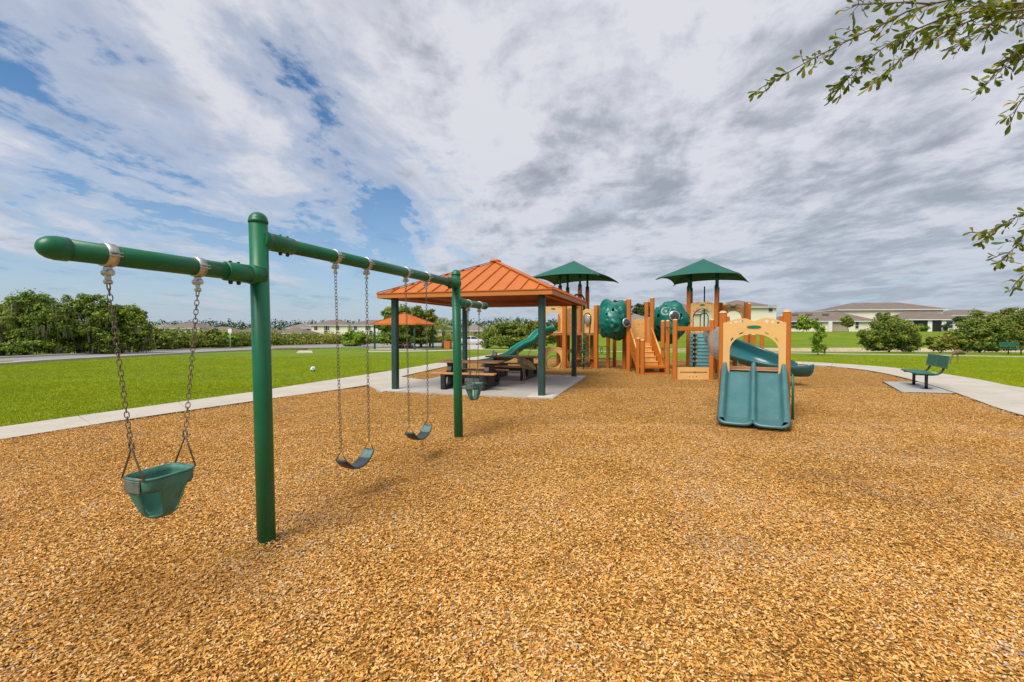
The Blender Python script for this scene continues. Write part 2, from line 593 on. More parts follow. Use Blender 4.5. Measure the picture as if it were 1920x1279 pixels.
ic = gp(543, 655.5)
isl.lathe([(2.0, 0.0), (1.9, 0.16), (1.2, 0.2), (0.0, 0.22)], 20, Matrix.Diagonal((1.0, 0.6, 1.0)), ic)
tag(isl.build("road_island", principled("island_soil", (0.12, 0.09, 0.04), 0.9, var=0.4, vscale=3)), "low planted island in the road", None, None, 'structure')

def inside(poly, x, y):
    x = np.asarray(x); y = np.asarray(y)
    c = np.zeros(x.shape, bool)
    n = len(poly)
    for i in range(n):
        x0, y0 = poly[i]; x1, y1 = poly[(i + 1) % n]
        cond = ((y0 > y) != (y1 > y))
        with np.errstate(divide='ignore', invalid='ignore'):
            xi = (x1 - x0) * (y - y0) / (y1 - y0 + 1e-12) + x0
        c ^= cond & (x < xi)
    return c
slab_polys = [chaikin(left_in) + chaikin(left_out)[::-1], chaikin(right_in) + chaikin(right_out)[::-1]]
PADS = []        # filled below: plan outlines that keep mulch and grass away
# the shelter's plan: the rectangle that best fits the feet of its posts
PC = Vector((-0.525, 14.40, 0)); PANG = -0.300
PU = Vector((math.cos(PANG), math.sin(PANG), 0)); PV = Vector((-math.sin(PANG), math.cos(PANG), 0))
PWID, PLEN = 4.19, 4.92
def pav_pt(a, b, z=0.0):
    p = PC + PU * a + PV * b
    return Vector((p.x, p.y, z))
PADW, PADL = PWID + 0.75, PLEN + 0.75
pav_pad = [tuple(pav_pt(a * PADW / 2, b * PADL / 2))[:2] for a, b in ((-1, -1), (1, -1), (1, 1), (-1, 1))]
PADS.append(pav_pad)
connector = G2([(690, 724.5), (752, 709), (812, 717), (775, 728), (716, 738)])
PADS.append(connector)
bench_pad = G2([(1656, 718), (1692, 738.5), (1797, 741), (1760, 728), (1725, 719)])
PADS.append(bench_pad)
def in_pads(x, y):
    c = np.zeros(x.shape, bool)
    for p in PADS + slab_polys:
        c |= inside(p, x, y)
    return c

# ---- mulch bed
back = G2([(1400, 679), (1320, 677.5), (1240, 677), (1150, 677), (1080, 676), (1010, 672), (965, 668)])
def mid(a, b):
    return [tuple((np.array(p) + np.array(q)) / 2) for p, q in zip(resample(chaikin(a), 24), resample(chaikin(b), 24))]
bed = mid(left_in, left_out) + back[::-1] + mid(right_in, right_out)[::-1] + [(12.0, -6.0), (-11.0, -6.0)]
bed_np = np.array(bed)
# shallow wear below the swings and the slide
DIPS = []
def vnoise(x, y, s, seed):
    """smooth value noise"""
    r_ = np.random.default_rng(seed); tab = r_.random((64, 64))
    xs, ys = x * s, y * s
    xi, yi = np.floor(xs).astype(int), np.floor(ys).astype(int)
    fx, fy = xs - xi, ys - yi
    fx = fx * fx * (3 - 2 * fx); fy = fy * fy * (3 - 2 * fy)
    g = lambda i, j: tab[i % 64, j % 64]
    return (g(xi, yi) * (1 - fx) * (1 - fy) + g(xi + 1, yi) * fx * (1 - fy) + g(xi, yi + 1) * (1 - fx) * fy + g(xi + 1, yi + 1) * fx * fy)
def mulch_h(x, y):
    x = np.asarray(x, float); y = np.asarray(y, float)
    z = 0.008 + 0.026 * vnoise(x, y, 0.9, 1) + 0.016 * vnoise(x, y, 2.7, 2) + hz(x, y)
    for (cx, cy, r_, dpt) in DIPS:
        z = z - dpt * np.exp(-((x - cx) ** 2 + (y - cy) ** 2) / (r_ * r_))
    edge = in_pads(x, y) if PADS else np.zeros(x.shape, bool)
    return np.where(edge, hz(x, y) + 0.006, np.maximum(z, hz(x, y) + 0.005))
P1 = gp(500, 1022); P2 = gp(860, 827)
SW = (P2 - P1); SW.z = 0; BAY = SW.length; SW.normalize()
SN = Vector((SW.y, -SW.x, 0))
for s_ in (-0.79, 0.30 * BAY, 0.655 * BAY, BAY + 0.8):
    q = P1 + SW * s_
    DIPS.append((q.x, q.y, 0.55, 0.035))
DIPS.append((4.0, 7.5, 0.7, 0.03))
for q in (P1, P2):
    DIPS.append((q.x, q.y, 0.16, -0.035))

def mulch_mat():
    m = bpy.data.materials.new("wood_mulch")
    m.use_nodes = True
    t = m.node_tree; t.nodes.clear()
    k = NT(t)
    out = k.n('ShaderNodeOutputMaterial')
    co = k.n('ShaderNodeTexCoord').outputs['Object']
    warp = k.n('ShaderNodeTexNoise', None, {'Vector': co, 'Scale': 14.0, 'Detail': 2})
    vec = k.n('ShaderNodeVectorMath', dict(operation='MULTIPLY_ADD'), {0: warp.outputs['Color'], 1: (0.12, 0.12, 0.0), 2: co}).outputs[0]
    mp = k.n('ShaderNodeMapping', None, {'Vector': vec, 'Scale': (1.0, 0.55, 1.0), 'Rotation': (0, 0, R(30))})
    vo = k.n('ShaderNodeTexVoronoi', dict(feature='F1'), {'Vector': mp.outputs[0], 'Scale': 60.0, 'Randomness': 1.0})
    chip = k.n('ShaderNodeSeparateColor', None, {0: vo.outputs['Color']}).outputs[0]
    big = k.noise(co, 0.55, 5, 0.6)
    mid_ = k.noise(co, 3.0, 4, 0.6)
    f = k.math('ADD', k.math('MULTIPLY', chip, 0.62), k.math('ADD', k.math('MULTIPLY', big, 0.26), k.math('MULTIPLY', mid_, 0.22)))
    col = k.ramp(f, [(0.24, (0.12, 0.046, 0.010)), (0.42, (0.42, 0.195, 0.030)), (0.60, (0.65, 0.340, 0.060)), (0.80, (0.80, 0.465, 0.115)), (0.95, (0.72, 0.52, 0.28))])
    col = k.mix(0.34, col, (0.17, 0.068, 0.015, 1))
    b = k.n('ShaderNodeBsdfPrincipled', None, {'Roughness': 0.85, 'Specular IOR Level': 0.2, 'Base Color': col})
    bp = k.n('ShaderNodeBump', None, {'Strength': 1.0, 'Distance': 0.025, 'Height': k.math('ADD', vo.outputs['Distance'], k.math('MULTIPLY', chip, 0.8))})
    k.set(b.inputs['Normal'], bp.outputs[0])
    t.links.new(b.outputs[0], out.inputs[0])
    return m
cell = 0.25
cx = np.arange(-12, 20, cell); cy = np.arange(-4, 30, cell)
CX, CY = np.meshgrid(cx, cy)
VZ = mulch_h(CX, CY)
keep = inside(bed, CX[:-1, :-1] + cell / 2, CY[:-1, :-1] + cell / 2)
ids = np.arange(CX.size).reshape(CX.shape)
fq = np.stack([ids[:-1, :-1][keep], ids[:-1, 1:][keep], ids[1:, 1:][keep], ids[1:, :-1][keep]], 1)
used = np.unique(fq); remap = -np.ones(CX.size, int); remap[used] = np.arange(len(used))
vv = np.stack([CX.ravel(), CY.ravel(), VZ.ravel()], 1)[used]
me = bpy.data.meshes.new("mulch_bed")
me.from_pydata(vv.tolist(), [], remap[fq].tolist())
me.polygons.foreach_set('use_smooth', [True] * len(fq))
mulch = obj("mulch_bed", me, mulch_mat())
tag(mulch, "wide bed of golden wood mulch under the play equipment", None, None, 'structure')

# ---- instancing through geometry nodes, for what nobody could count
def scatter(name, pts, sources, mat, smin, smax, tilt, label, kind='stuff', zscale=None):
    me = bpy.data.meshes.new(name)
    me.from_pydata(pts.tolist(), [], [])
    o = bpy.data.objects.new(name, me)
    COL.objects.link(o)
    src = bpy.data.collections.new(name + "_shapes")
    for i, s in enumerate(sources):
        s.materials.append(mat)
        src.objects.link(bpy.data.objects.new(name + "_shape", s))
    g = bpy.data.node_groups.new(name, 'GeometryNodeTree')
    g.interface.new_socket("Geometry", in_out='INPUT', socket_type='NodeSocketGeometry')
    g.interface.new_socket("Geometry", in_out='OUTPUT', socket_type='NodeSocketGeometry')
    k = NT(g)
    gi = k.n('NodeGroupInput'); go = k.n('NodeGroupOutput')
    ci = k.n('GeometryNodeCollectionInfo', None, {'Collection': src, 'Separate Children': True, 'Reset Children': True})
    rot = k.n('FunctionNodeRandomValue', dict(data_type='FLOAT_VECTOR'))
    rot.inputs[0].default_value = (-tilt, -tilt, 0.0); rot.inputs[1].default_value = (tilt, tilt, 6.2832)
    rot.inputs['Seed'].default_value = 3
    scl = k.n('FunctionNodeRandomValue', dict(data_type='FLOAT'))
    scl.inputs[2].default_value = smin; scl.inputs[3].default_value = smax
    scl.inputs['Seed'].default_value = 9
    ip = k.n('GeometryNodeInstanceOnPoints', None, {'Points': gi.outputs[0], 'Instance': ci.outputs[0], 'Pick Instance': True, 'Rotation': rot.outputs[0], 'Scale': scl.outputs[1]})
    tn = k.n('FunctionNodeRandomValue', dict(data_type='FLOAT'))
    tn.inputs['Seed'].default_value = 21
    st = k.n('GeometryNodeStoreNamedAttribute', dict(data_type='FLOAT', domain='INSTANCE'), {'Geometry': ip.outputs[0], 'Name': 'tint', 'Value': tn.outputs[1]})
    g.links.new(st.outputs[0], go.inputs[0])
    md = o.modifiers.new("scatter", 'NODES')
    md.node_group = g
    tag(o, label, None, None, kind)
    return o

def chip_mat():
    m = bpy.data.materials.new("mulch_chip")
    m.use_nodes = True
    t = m.node_tree; t.nodes.clear()
    k = NT(t)
    out = k.n('ShaderNodeOutputMaterial')
    at = k.n('ShaderNodeAttribute', dict(attribute_name='tint', attribute_type='INSTANCER'))
    geo = k.n('ShaderNodeNewGeometry').outputs['Position']
    big = k.noise(geo, 0.7, 4, 0.6)
    f = k.math('ADD', k.math('MULTIPLY', at.outputs['Fac'], 0.92), k.math('MULTIPLY_ADD', big, 0.8, -0.35))
    col = k.ramp(f, [(0.0, (0.10, 0.038, 0.009)), (0.15, (0.34, 0.138, 0.024)), (0.36, (0.63, 0.288, 0.056)), (0.60, (0.82, 0.430, 0.105)), (0.80, (0.90, 0.56, 0.19)), (0.92, (0.84, 0.61, 0.34)), (1.0, (0.46, 0.41, 0.37))])
    patch = k.math('MULTIPLY', k.ramp(k.noise(geo, 0.9, 5, 0.65), [(0.56, 0), (0.70, 1)]), k.ramp(at.outputs['Fac'], [(0.35, 0), (0.55, 0.75)]))
    col = k.mix(patch, col, (0.40, 0.32, 0.25, 1))
    hollow = 0.0                                    # chips mixed towards darker brown round the hollows
    for (cx_, cy_, r_, dp_) in DIPS:
        if dp_ < 0: continue
        dist = k.n('ShaderNodeVectorMath', dict(operation='DISTANCE'), {0: geo, 1: (cx_, cy_, 0.03)}).outputs['Value']
        hollow = k.math('MAXIMUM', hollow, k.math('SUBTRACT', 1.0, k.math('DIVIDE', dist, r_ * 1.7), clamp=True))
    hollow = k.math('MULTIPLY', k.math('MULTIPLY', hollow, k.math('MULTIPLY_ADD', k.noise(geo, 2.2, 5, 0.65), 1.8, -0.2)), 0.75, clamp=True)
    col = k.mix(hollow, col, (0.30, 0.125, 0.028, 1))
    grain = k.noise(k.n('ShaderNodeTexCoord').outputs['Object'], 160.0, 3, 0.6)
    col = k.mix(k.math('MULTIPLY', grain, 0.35), col, (0.34, 0.16, 0.035, 1))
    b = k.n('ShaderNodeBsdfPrincipled', None, {'Roughness': 0.75, 'Specular IOR Level': 0.25, 'Base Color': col})
    t.links.new(b.outputs[0], out.inputs[0])
    return m
def chip_mesh(i):
    r_ = random.Random(100 + i)
    L = r_.choice((r_.uniform(0.018, 0.030), r_.uniform(0.026, 0.046))); Wd = r_.uniform(0.008, 0.020); T = r_.uniform(0.002, 0.006)
    bend = r_.uniform(-0.0025, 0.003)
    xs = [-L / 2, -L * 0.1, L / 2]
    wsc = [r_.uniform(0.3, 0.8), 1.0, r_.uniform(0.2, 0.7)]
    vs = []
    for j, x in enumerate(xs):
        wd = Wd * wsc[j] / 2; z = bend * (1 if j != 1 else -1)
        sh = r_.uniform(-0.003, 0.003)
        for (yy, zz) in ((-wd, -T / 2), (wd, -T / 2), (wd * 0.9, T / 2), (-wd * 0.9, T / 2)):
            vs.append((x + r_.uniform(-.002, .002), yy + sh, z + zz))
    fs = [(3, 2, 1, 0), (8, 9, 10, 11)]
    for j in range(2):
        for a in range(4):
            b = (a + 1) % 4
            fs.append((j * 4 + a, j * 4 + b, (j + 1) * 4 + b, (j + 1) * 4 + a))
    me = bpy.data.meshes.new("chip_shape"); me.from_pydata(vs, [], fs); me.update()
    return me
def ring_pts(d0, d1, dens, xlim=1.32):
    x0, x1 = -xlim * d1, xlim * d1
    n = int(dens * (x1 - x0) * (d1 - d0))
    x = rng.uniform(x0, x1, n); y = rng.uniform(d0, d1, n)
    k = (np.abs(x) < xlim * y + 1.0)
    x, y = x[k], y[k]
    k = inside(bed, x, y)
    x, y = x[k], y[k]
    k = ~in_pads(x, y)
    return x[k], y[k]
xs, ys = [], []
for d0, d1, dens in ((0.9, 3.4, 7000), (3.4, 5.0, 5200), (5.0, 8.0, 3000), (8.0, 13.0, 1300), (13.0, 26.0, 330)):
    a, b = ring_pts(d0, d1, dens, 1.75 if d0 < 5 else 1.40)
    xs.append(a); ys.append(b)
xs = np.concatenate(xs); ys = np.concatenate(ys)
zs = mulch_h(xs, ys) + rng.uniform(0.0, 0.016, len(xs))
# a few chips kicked onto the concrete
n_ = 26000
kx = rng.uniform(-10, 12, n_); ky = rng.uniform(2, 22, n_)
kk = in_pads(kx, ky) & inside(bed, kx, ky) & (rng.random(n_) < .10)
xs = np.r_[xs, kx[kk]]; ys = np.r_[ys, ky[kk]]; zs = np.r_[zs, np.full(kk.sum(), .057)]
chips = scatter("mulch_chips", np.stack([xs, ys, zs], 1), [chip_mesh(i) for i in range(16)], chip_mat(), 0.32, 0.88, 0.42,
                "loose golden wood chips strewn over the mulch bed")

# ---- grass blades where the lawn is near
def tuft_mesh(i):
    r_ = random.Random(300 + i)
    vs, fs = [], []
    for j in range(9):
        a = r_.uniform(0, 6.283); rad = r_.uniform(0, 0.06)
        bx, by = rad * math.cos(a), rad * math.sin(a)
        h = r_.uniform(0.022, 0.05); wd = r_.uniform(0.003, 0.005)
        la = r_.uniform(0, 6.283); lean = r_.uniform(0.004, 0.028)
        dx, dy = math.cos(la), math.sin(la)
        px_, py_ = -dy * wd, dx * wd
        o_ = len(vs)
        vs += [(bx - px_, by - py_, 0), (bx + px_, by + py_, 0),
               (bx + dx * lean * .4 + px_ * .8, by + dy * lean * .4 + py_ * .8, h * .6), (bx + dx * lean * .4 - px_ * .8, by + dy * lean * .4 - py_ * .8, h * .6),
               (bx + dx * lean, by + dy * lean, h)]
        fs += [(o_, o_ + 1, o_ + 2, o_ + 3), (o_ + 3, o_ + 2, o_ + 4)]
    me = bpy.data.meshes.new("tuft_shape"); me.from_pydata(vs, [], fs); me.update()
    return me
def blade_mat():
    m = bpy.data.materials.new("grass_blade")
    m.use_nodes = True
    t = m.node_tree; t.nodes.clear()
    k = NT(t)
    out = k.n('ShaderNodeOutputMaterial')
    at = k.n('ShaderNodeAttribute', dict(attribute_name='tint', attribute_type='INSTANCER'))
    geo = k.n('ShaderNodeNewGeometry').outputs['Position']
    big = k.noise(geo, 0.45, 4, 0.6)
    f = k.math('ADD', k.math('MULTIPLY', at.outputs['Fac'], 0.35), k.math('MULTIPLY', big, 0.68))
    col = k.ramp(f, [(0.20, (0.20, 0.255, 0.004)), (0.45, (0.31, 0.375, 0.006)), (0.70, (0.41, 0.45, 0.009)), (0.90, (0.54, 0.50, 0.04))])
    b = k.n('ShaderNodeBsdfPrincipled', None, {'Roughness': 0.6, 'Specular IOR Level': 0.25, 'Base Color': col})
    tr = k.n('ShaderNodeBsdfTranslucent', None, {'Color': col})
    mx = k.n('ShaderNodeMixShader', None, {0: 0.25, 1: b.outputs[0], 2: tr.outputs[0]})
    t.links.new(mx.outputs[0], out.inputs[0])
    return m
road_poly = chaikin(road_in) + chaikin(road_out)[::-1]
def lawn_pts(x0, x1, y0, y1, dens):
    n = int(dens * (x1 - x0) * (y1 - y0))
    x = rng.uniform(x0, x1, n); y = rng.uniform(y0, y1, n)
    k = (np.abs(x) < 1.28 * y + 1.0) & ~inside(bed, x, y) & ~inside(road_poly, x, y)
    k &= ~in_pads(x, y)
    k &= rng.random(n) < np.clip((34 - y) / 14.0, 0, 1)
    return x[k], y[k]
gl = [lawn_pts(-19, -3, 6, 15, 330), lawn_pts(-30, 0, 15, 34, 130), lawn_pts(9, 23, 7, 17, 330), lawn_pts(12, 44, 17, 34, 130)]
xs = np.concatenate([g[0] for g in gl]); ys = np.concatenate([g[1] for g in gl])
grass = scatter("grass", np.stack([xs, ys, hz(xs, ys)], 1), [tuft_mesh(i) for i in range(6)], blade_mat(), 0.6, 1.15, 0.12,
                "short bright green grass of the lawn")

# ---- thin dark strip between mulch and concrete
border_m = principled("dark_border", (0.05, 0.038, 0.028), 0.7, var=0.3, vscale=6)
def inner_offset(a, d):
    p = resample(chaikin(a), 80); t = np.gradient(p, axis=0); nn = np.stack([-t[:, 1], t[:, 0]], 1); nn /= np.linalg.norm(nn, axis=1)[:, None]
    return [tuple(q) for q in p + nn * d]
strip("edging", inner_offset(right_in, 0.003), inner_offset(right_in, 0.028), border_m, 0.056, "dark border along the right walk", 80)
strip("edging", inner_offset(left_in, -0.003), inner_offset(left_in, -0.022), border_m, 0.047, "dark border along the left walk", 80)
bp_e = bench_pad[:3]
for i_ in range(2):
    a_, b_ = np.array(bp_e[i_]), np.array(bp_e[i_ + 1]); d_ = (b_ - a_) / np.linalg.norm(b_ - a_); n__ = np.array([d_[1], -d_[0]])
    mb = MB(); mb.beam((a_[0] + n__[0] * .016, a_[1] + n__[1] * .016, .02), (b_[0] + n__[0] * .016, b_[1] + n__[1] * .016, .02), .026, .06)
    tag(mb.build("edging", border_m), ("dark border on the left side of the bench pad", "dark border on the near side of the bench pad")[i_], None, None, 'structure')

# ---- pads
def pad(name, poly, top, label, mat=None):
    mb = MB(); mb.prism(poly, -0.08, top)
    o = mb.build(name, mat or concrete, None, fix=True)
    tag(o, label, None, None, 'structure')
    return o
pad("shelter_pad", pav_pad, 0.055, "square concrete pad under the near shelter", principled("concrete_pad", (0.40, 0.375, 0.335), 0.85, var=0.12, vscale=0.9, bump=0.25, bscale=60, dirt=0.4, dirtcol=(0.27, 0.25, 0.23)))
pad("path_link", connector, 0.049, "short concrete link from walk to shelter pad")
pad("bench_pad", bench_pad, 0.046, "small concrete pad under the green bench", principled("concrete_grey", (0.37, 0.355, 0.335), 0.85, var=0.12, vscale=0.9, bump=0.25, bscale=60, dirt=0.4, dirtcol=(0.25, 0.23, 0.2)))

# ================================================================== SWINGS
m_green = principled("green_enamel", (0.002, 0.118, 0.045), 0.40, var=0.18, vscale=2.5, bump=0.06, bscale=90, dirt=0.45, dirtcol=(0.04, 0.11, 0.06))
m_rust = principled("rust_streak", (0.35, 0.08, 0.015), 0.8, var=0.4, vscale=20)
m_steel = principled("galvanised_steel", (0.50, 0.49, 0.46), 0.42, 0.85, var=0.2, vscale=18, dirt=0.35, dirtcol=(0.25, 0.17, 0.1))
m_bolt = principled("dark_bolt", (0.045, 0.035, 0.03), 0.5, 0.4, var=0.3, vscale=30)
m_chain = principled("weathered_chain", (0.20, 0.165, 0.125), 0.55, 0.7, var=0.45, vscale=14, dirt=0.5, dirtcol=(0.22, 0.12, 0.05))
m_rubber_g = principled("faded_green_rubber", (0.050, 0.185, 0.140), 0.62, var=0.28, vscale=9, bump=0.15, bscale=70, dirt=0.55, dirtcol=(0.17, 0.20, 0.15))
m_rubber_d = principled("dark_belt_rubber", (0.035, 0.05, 0.055), 0.42, var=0.25, vscale=9, bump=0.1, bscale=60)
m_belt_end = principled("grey_green_belt_end", (0.10, 0.16, 0.145), 0.5, var=0.25, vscale=12)

LEAN = Vector((-0.013, 0, 1))
def on_beam(px_, base=P1, d=SW):
    """distance along the swing beam that a pixel column shows"""
    k = (px_ - 960.0) / F_PX
    return (k * base.y - base.x) / (d.x - k * d.y)
Z_MAIN, Z_CANT = 2.405, 2.125
swing = empty("swing_frame", (P1.x, P1.y, 0), 0, "tall green steel swing frame with two posts and overhanging beams", "swing set")
def rel(p, o=None):
    return Vector(p) - (P1 if o is None else o)
def sp(s, z, n=0.0):
    """point of the swing plane in the frame's own space"""
    return Vector((SW.x * s + SN.x * n, SW.y * s + SN.y * n, z))
RP, RB = 0.067, 0.0585
for s_ in (0.0, BAY):
    b0 = sp(s_, -0.3)
    t0 = b0 + LEAN * (2.55 + 0.3); 
    b0 = b0 - LEAN * 0.0 + Vector((0.013 * 0.3, 0, 0)) ; t0 = t0 + Vector((0.013 * 0.3, 0, 0))
    po = MB().tube([b0, b0.lerp(t0, .5), t0], RP, 28).build("post", m_green, swing)
    cap = MB(); mm = Matrix.Identity(3)
    cap.lathe([(RP + .004, -0.02), (RP + .004, 0.0)] + [((RP + .002) * math.cos(a), 0.066 * math.sin(a)) for a in np.linspace(0.05, math.pi / 2, 8)], 28, None, t0)
    cap.build("post_cap", m_green, po)
def post_x(s_, z):
    return sp(s_, z) + Vector((-0.013 * z, 0, 0))
main = MB().tube([post_x(0, Z_MAIN), post_x(BAY, Z_MAIN)], RB, 24).build("crossbeam", m_green, swing)
s_near, s_far = on_beam(116), BAY + on_beam(912, P2)
cants = []
for (s0, s1) in ((0.0, s_near), (BAY, s_far)):
    a, b = post_x(s0, Z_CANT), sp(s1, Z_CANT) + Vector((-0.028, 0, 0))
    c_ = MB().tube([a, b], RB, 24).build("overhang_beam", m_green, swing)
    cants.append(c_)
    d = (b - a).normalized()
    m = d.to_track_quat('Z', 'X').to_matrix()
    cp = MB().lathe([(RB + .005, -0.05), (RB + .005, 0.0)] + [((RB + .003) * math.cos(t), 0.075 * math.sin(t)) for t in np.linspace(0.05, math.pi / 2, 8)], 24, m, b)
    cp.build("beam_cap", m_green, c_)
def sleeve(s0, s1, z, par):
    a, b = post_x(s0, z), post_x(s1, z); 
    q = MB().tube([a, a.lerp(b, .97), b], [RB + .011, RB + .011, RB + .004], 24).build("beam_sleeve", m_green, par)
    for f in (0.62, 0.84):
        p = a.lerp(b, f)
        MB().lathe([(0.010, 0.0), (0.015, 0.004), (0.015, 0.016), (0.009, 0.024), (0.0, 0.025)], 10, Matrix.Diagonal((1, 1, -1)), p - Vector((0, 0, RB + .008))).build("bolt_nut", m_bolt, q, fix=True)
        MB().lathe([(0.010, 0.0), (0.012, 0.01), (0.0, 0.016)], 10, None, p + Vector((0, 0, RB + .008))).build("bolt_head", m_bolt, q, fix=True)
    return q
sl = sleeve(0, 0.34, Z_MAIN, main)
rp = [post_x(0.345 + .12 * j / 4, Z_MAIN) + SN * ((RB + .0015) * math.sin(t)) - Vector((0, 0, (RB + .0015) * math.cos(t))) for j in range(5) for t in np.linspace(-.75, .25, 6)]
MB().add(rp, [(j * 6 + i, j * 6 + i + 1, (j + 1) * 6 + i + 1, (j + 1) * 6 + i) for j in range(4) for i in range(5)], True).build("rust_patch", m_rust, main, fix=True)
sleeve(BAY, BAY - 0.30, Z_MAIN, main)
sleeve(0, -0.30, Z_CANT, cants[0])
sleeve(BAY, BAY + 0.30, Z_CANT, cants[1])
# post flanges where the beams are welded on
for (s0, z, s1, par) in ((0, Z_MAIN, 0.11, main), (BAY, Z_MAIN, BAY - .11, main), (0, Z_CANT, -.11, cants[0]), (BAY, Z_CANT, BAY + .11, cants[1])):
    MB().tube([post_x(s0, z), post_x(s1, z)], [RB + .028, RB + .010], 24).build("weld_collar", m_green, par)

def clamp(s, z, par):
    """galvanised strap round the beam with the swing hanger below it"""
    p = post_x(s, z)
    if par is not main:
        p = sp(s, z) + Vector((-0.028, 0, 0))
    m = Vector((SW.x, SW.y, 0)).to_track_quat('Z', 'X').to_matrix()
    c_ = MB()
    c_.lathe([(RB + .002, -.026), (RB + .008, -.026), (RB + .008, .026), (RB + .002, .026)], 24, m, p)
    for sg in (-1, 1):
        q = p + SN * (sg * (RB + .016))
        c_.box(q + Vector((0, 0, .009)), (.032, .052, .006), frame_m(SN, (0, 0, 1)))
        c_.box(q - Vector((0, 0, .009)), (.032, .052, .006), frame_m(SN, (0, 0, 1)))
    st = c_.build("hanger_clamp", m_steel, par, fix=True)
    h = MB()
    q = p - Vector((0, 0, RB + .006))
    h.box(q - Vector((0, 0, .02)), (.05, .03, .045), frame_m(SN, (0, 0, 1)), .008)
    h.lathe([(.014, -.036), (.020, -.03), (.020, .03), (.014, .036)], 12, Vector((SN.x, SN.y, 0)).to_track_quat('Z', 'X').to_matrix(), q - Vector((0, 0, .035)))
    h.box(q - Vector((0, 0, .066)), (.018, .03, .045), frame_m(SN, (0, 0, 1)), .005)
    h.lathe([(.010, -.02), (.014, -.016), (.014, .016), (.010, .02)], 10, Vector((SW.x, SW.y, 0)).to_track_quat('Z', 'X').to_matrix(), q - Vector((0, 0, .088)))
    h.build("hanger_pivot", m_steel, st, fix=True)
    return P1 + q - Vector((0, 0, .098))      # world point the chain starts from

LINK = None
def link_mesh(L=0.040, wd=0.0115, r=0.0030, seg=5):
    pts = []
    for a in np.linspace(-math.pi / 2, math.pi / 2, 5):
        pts.append((wd * math.cos(a - math.pi / 2 + math.pi / 2) * 0 + wd * math.sin(a), 0, L / 2 - wd + wd * math.cos(a)))
    for a in np.linspace(math.pi / 2, 3 * math.pi / 2, 5):
        pts.append((wd * math.sin(a), 0, -(L / 2 - wd) + wd * math.cos(a)))
    return MB().tube(pts, r, seg, False, True)
near_link = link_mesh().mesh("link")
near_link.materials.append(m_chain)
def chain(a, b, par, org, singles):
    """chain from a to b (world), as single links or as one mesh"""
    a, b = Vector(a), Vector(b)
    d = (b - a); n = max(2, int(round(d.length / 0.0315))); dn = d.normalized()
    q = (-dn).to_track_quat('Z', 'Y')
    if singles:
        top = link_mesh(0.046, 0.013, 0.0036).build("chain", m_chain, par)
        top.rotation_mode = 'QUATERNION'
        top.location = a - org + dn * 0.016
        top.rotation_quaternion = q
        for i in range(1, n):
            o = bpy.data.objects.new("link", near_link); COL.objects.link(o)
            o.parent = top
            o.location = (0, 0, -(i + .0) * d.length / n)
            o.rotation_euler = (0, 0, R(45 + 90 * (i % 2)) + random.uniform(-.25, .25))
            o.scale = (1, 1, 1.03)
        return top
    base = link_mesh(seg=4)
    mb = MB()
    for i in range(n):
        m = q.to_matrix() @ rotz(R(45 + 90 * (i % 2)))
        c_ = a + dn * ((i + .5) * d.length / n) - org
        mb.add([m @ Vector(p) + c_ for p in base.v], base.f, True)
    return mb.build("chain", m_chain, par)

def swing_bottom(s, z):
    return P1 + sp(s, z) + Vector((-0.028, 0, 0))

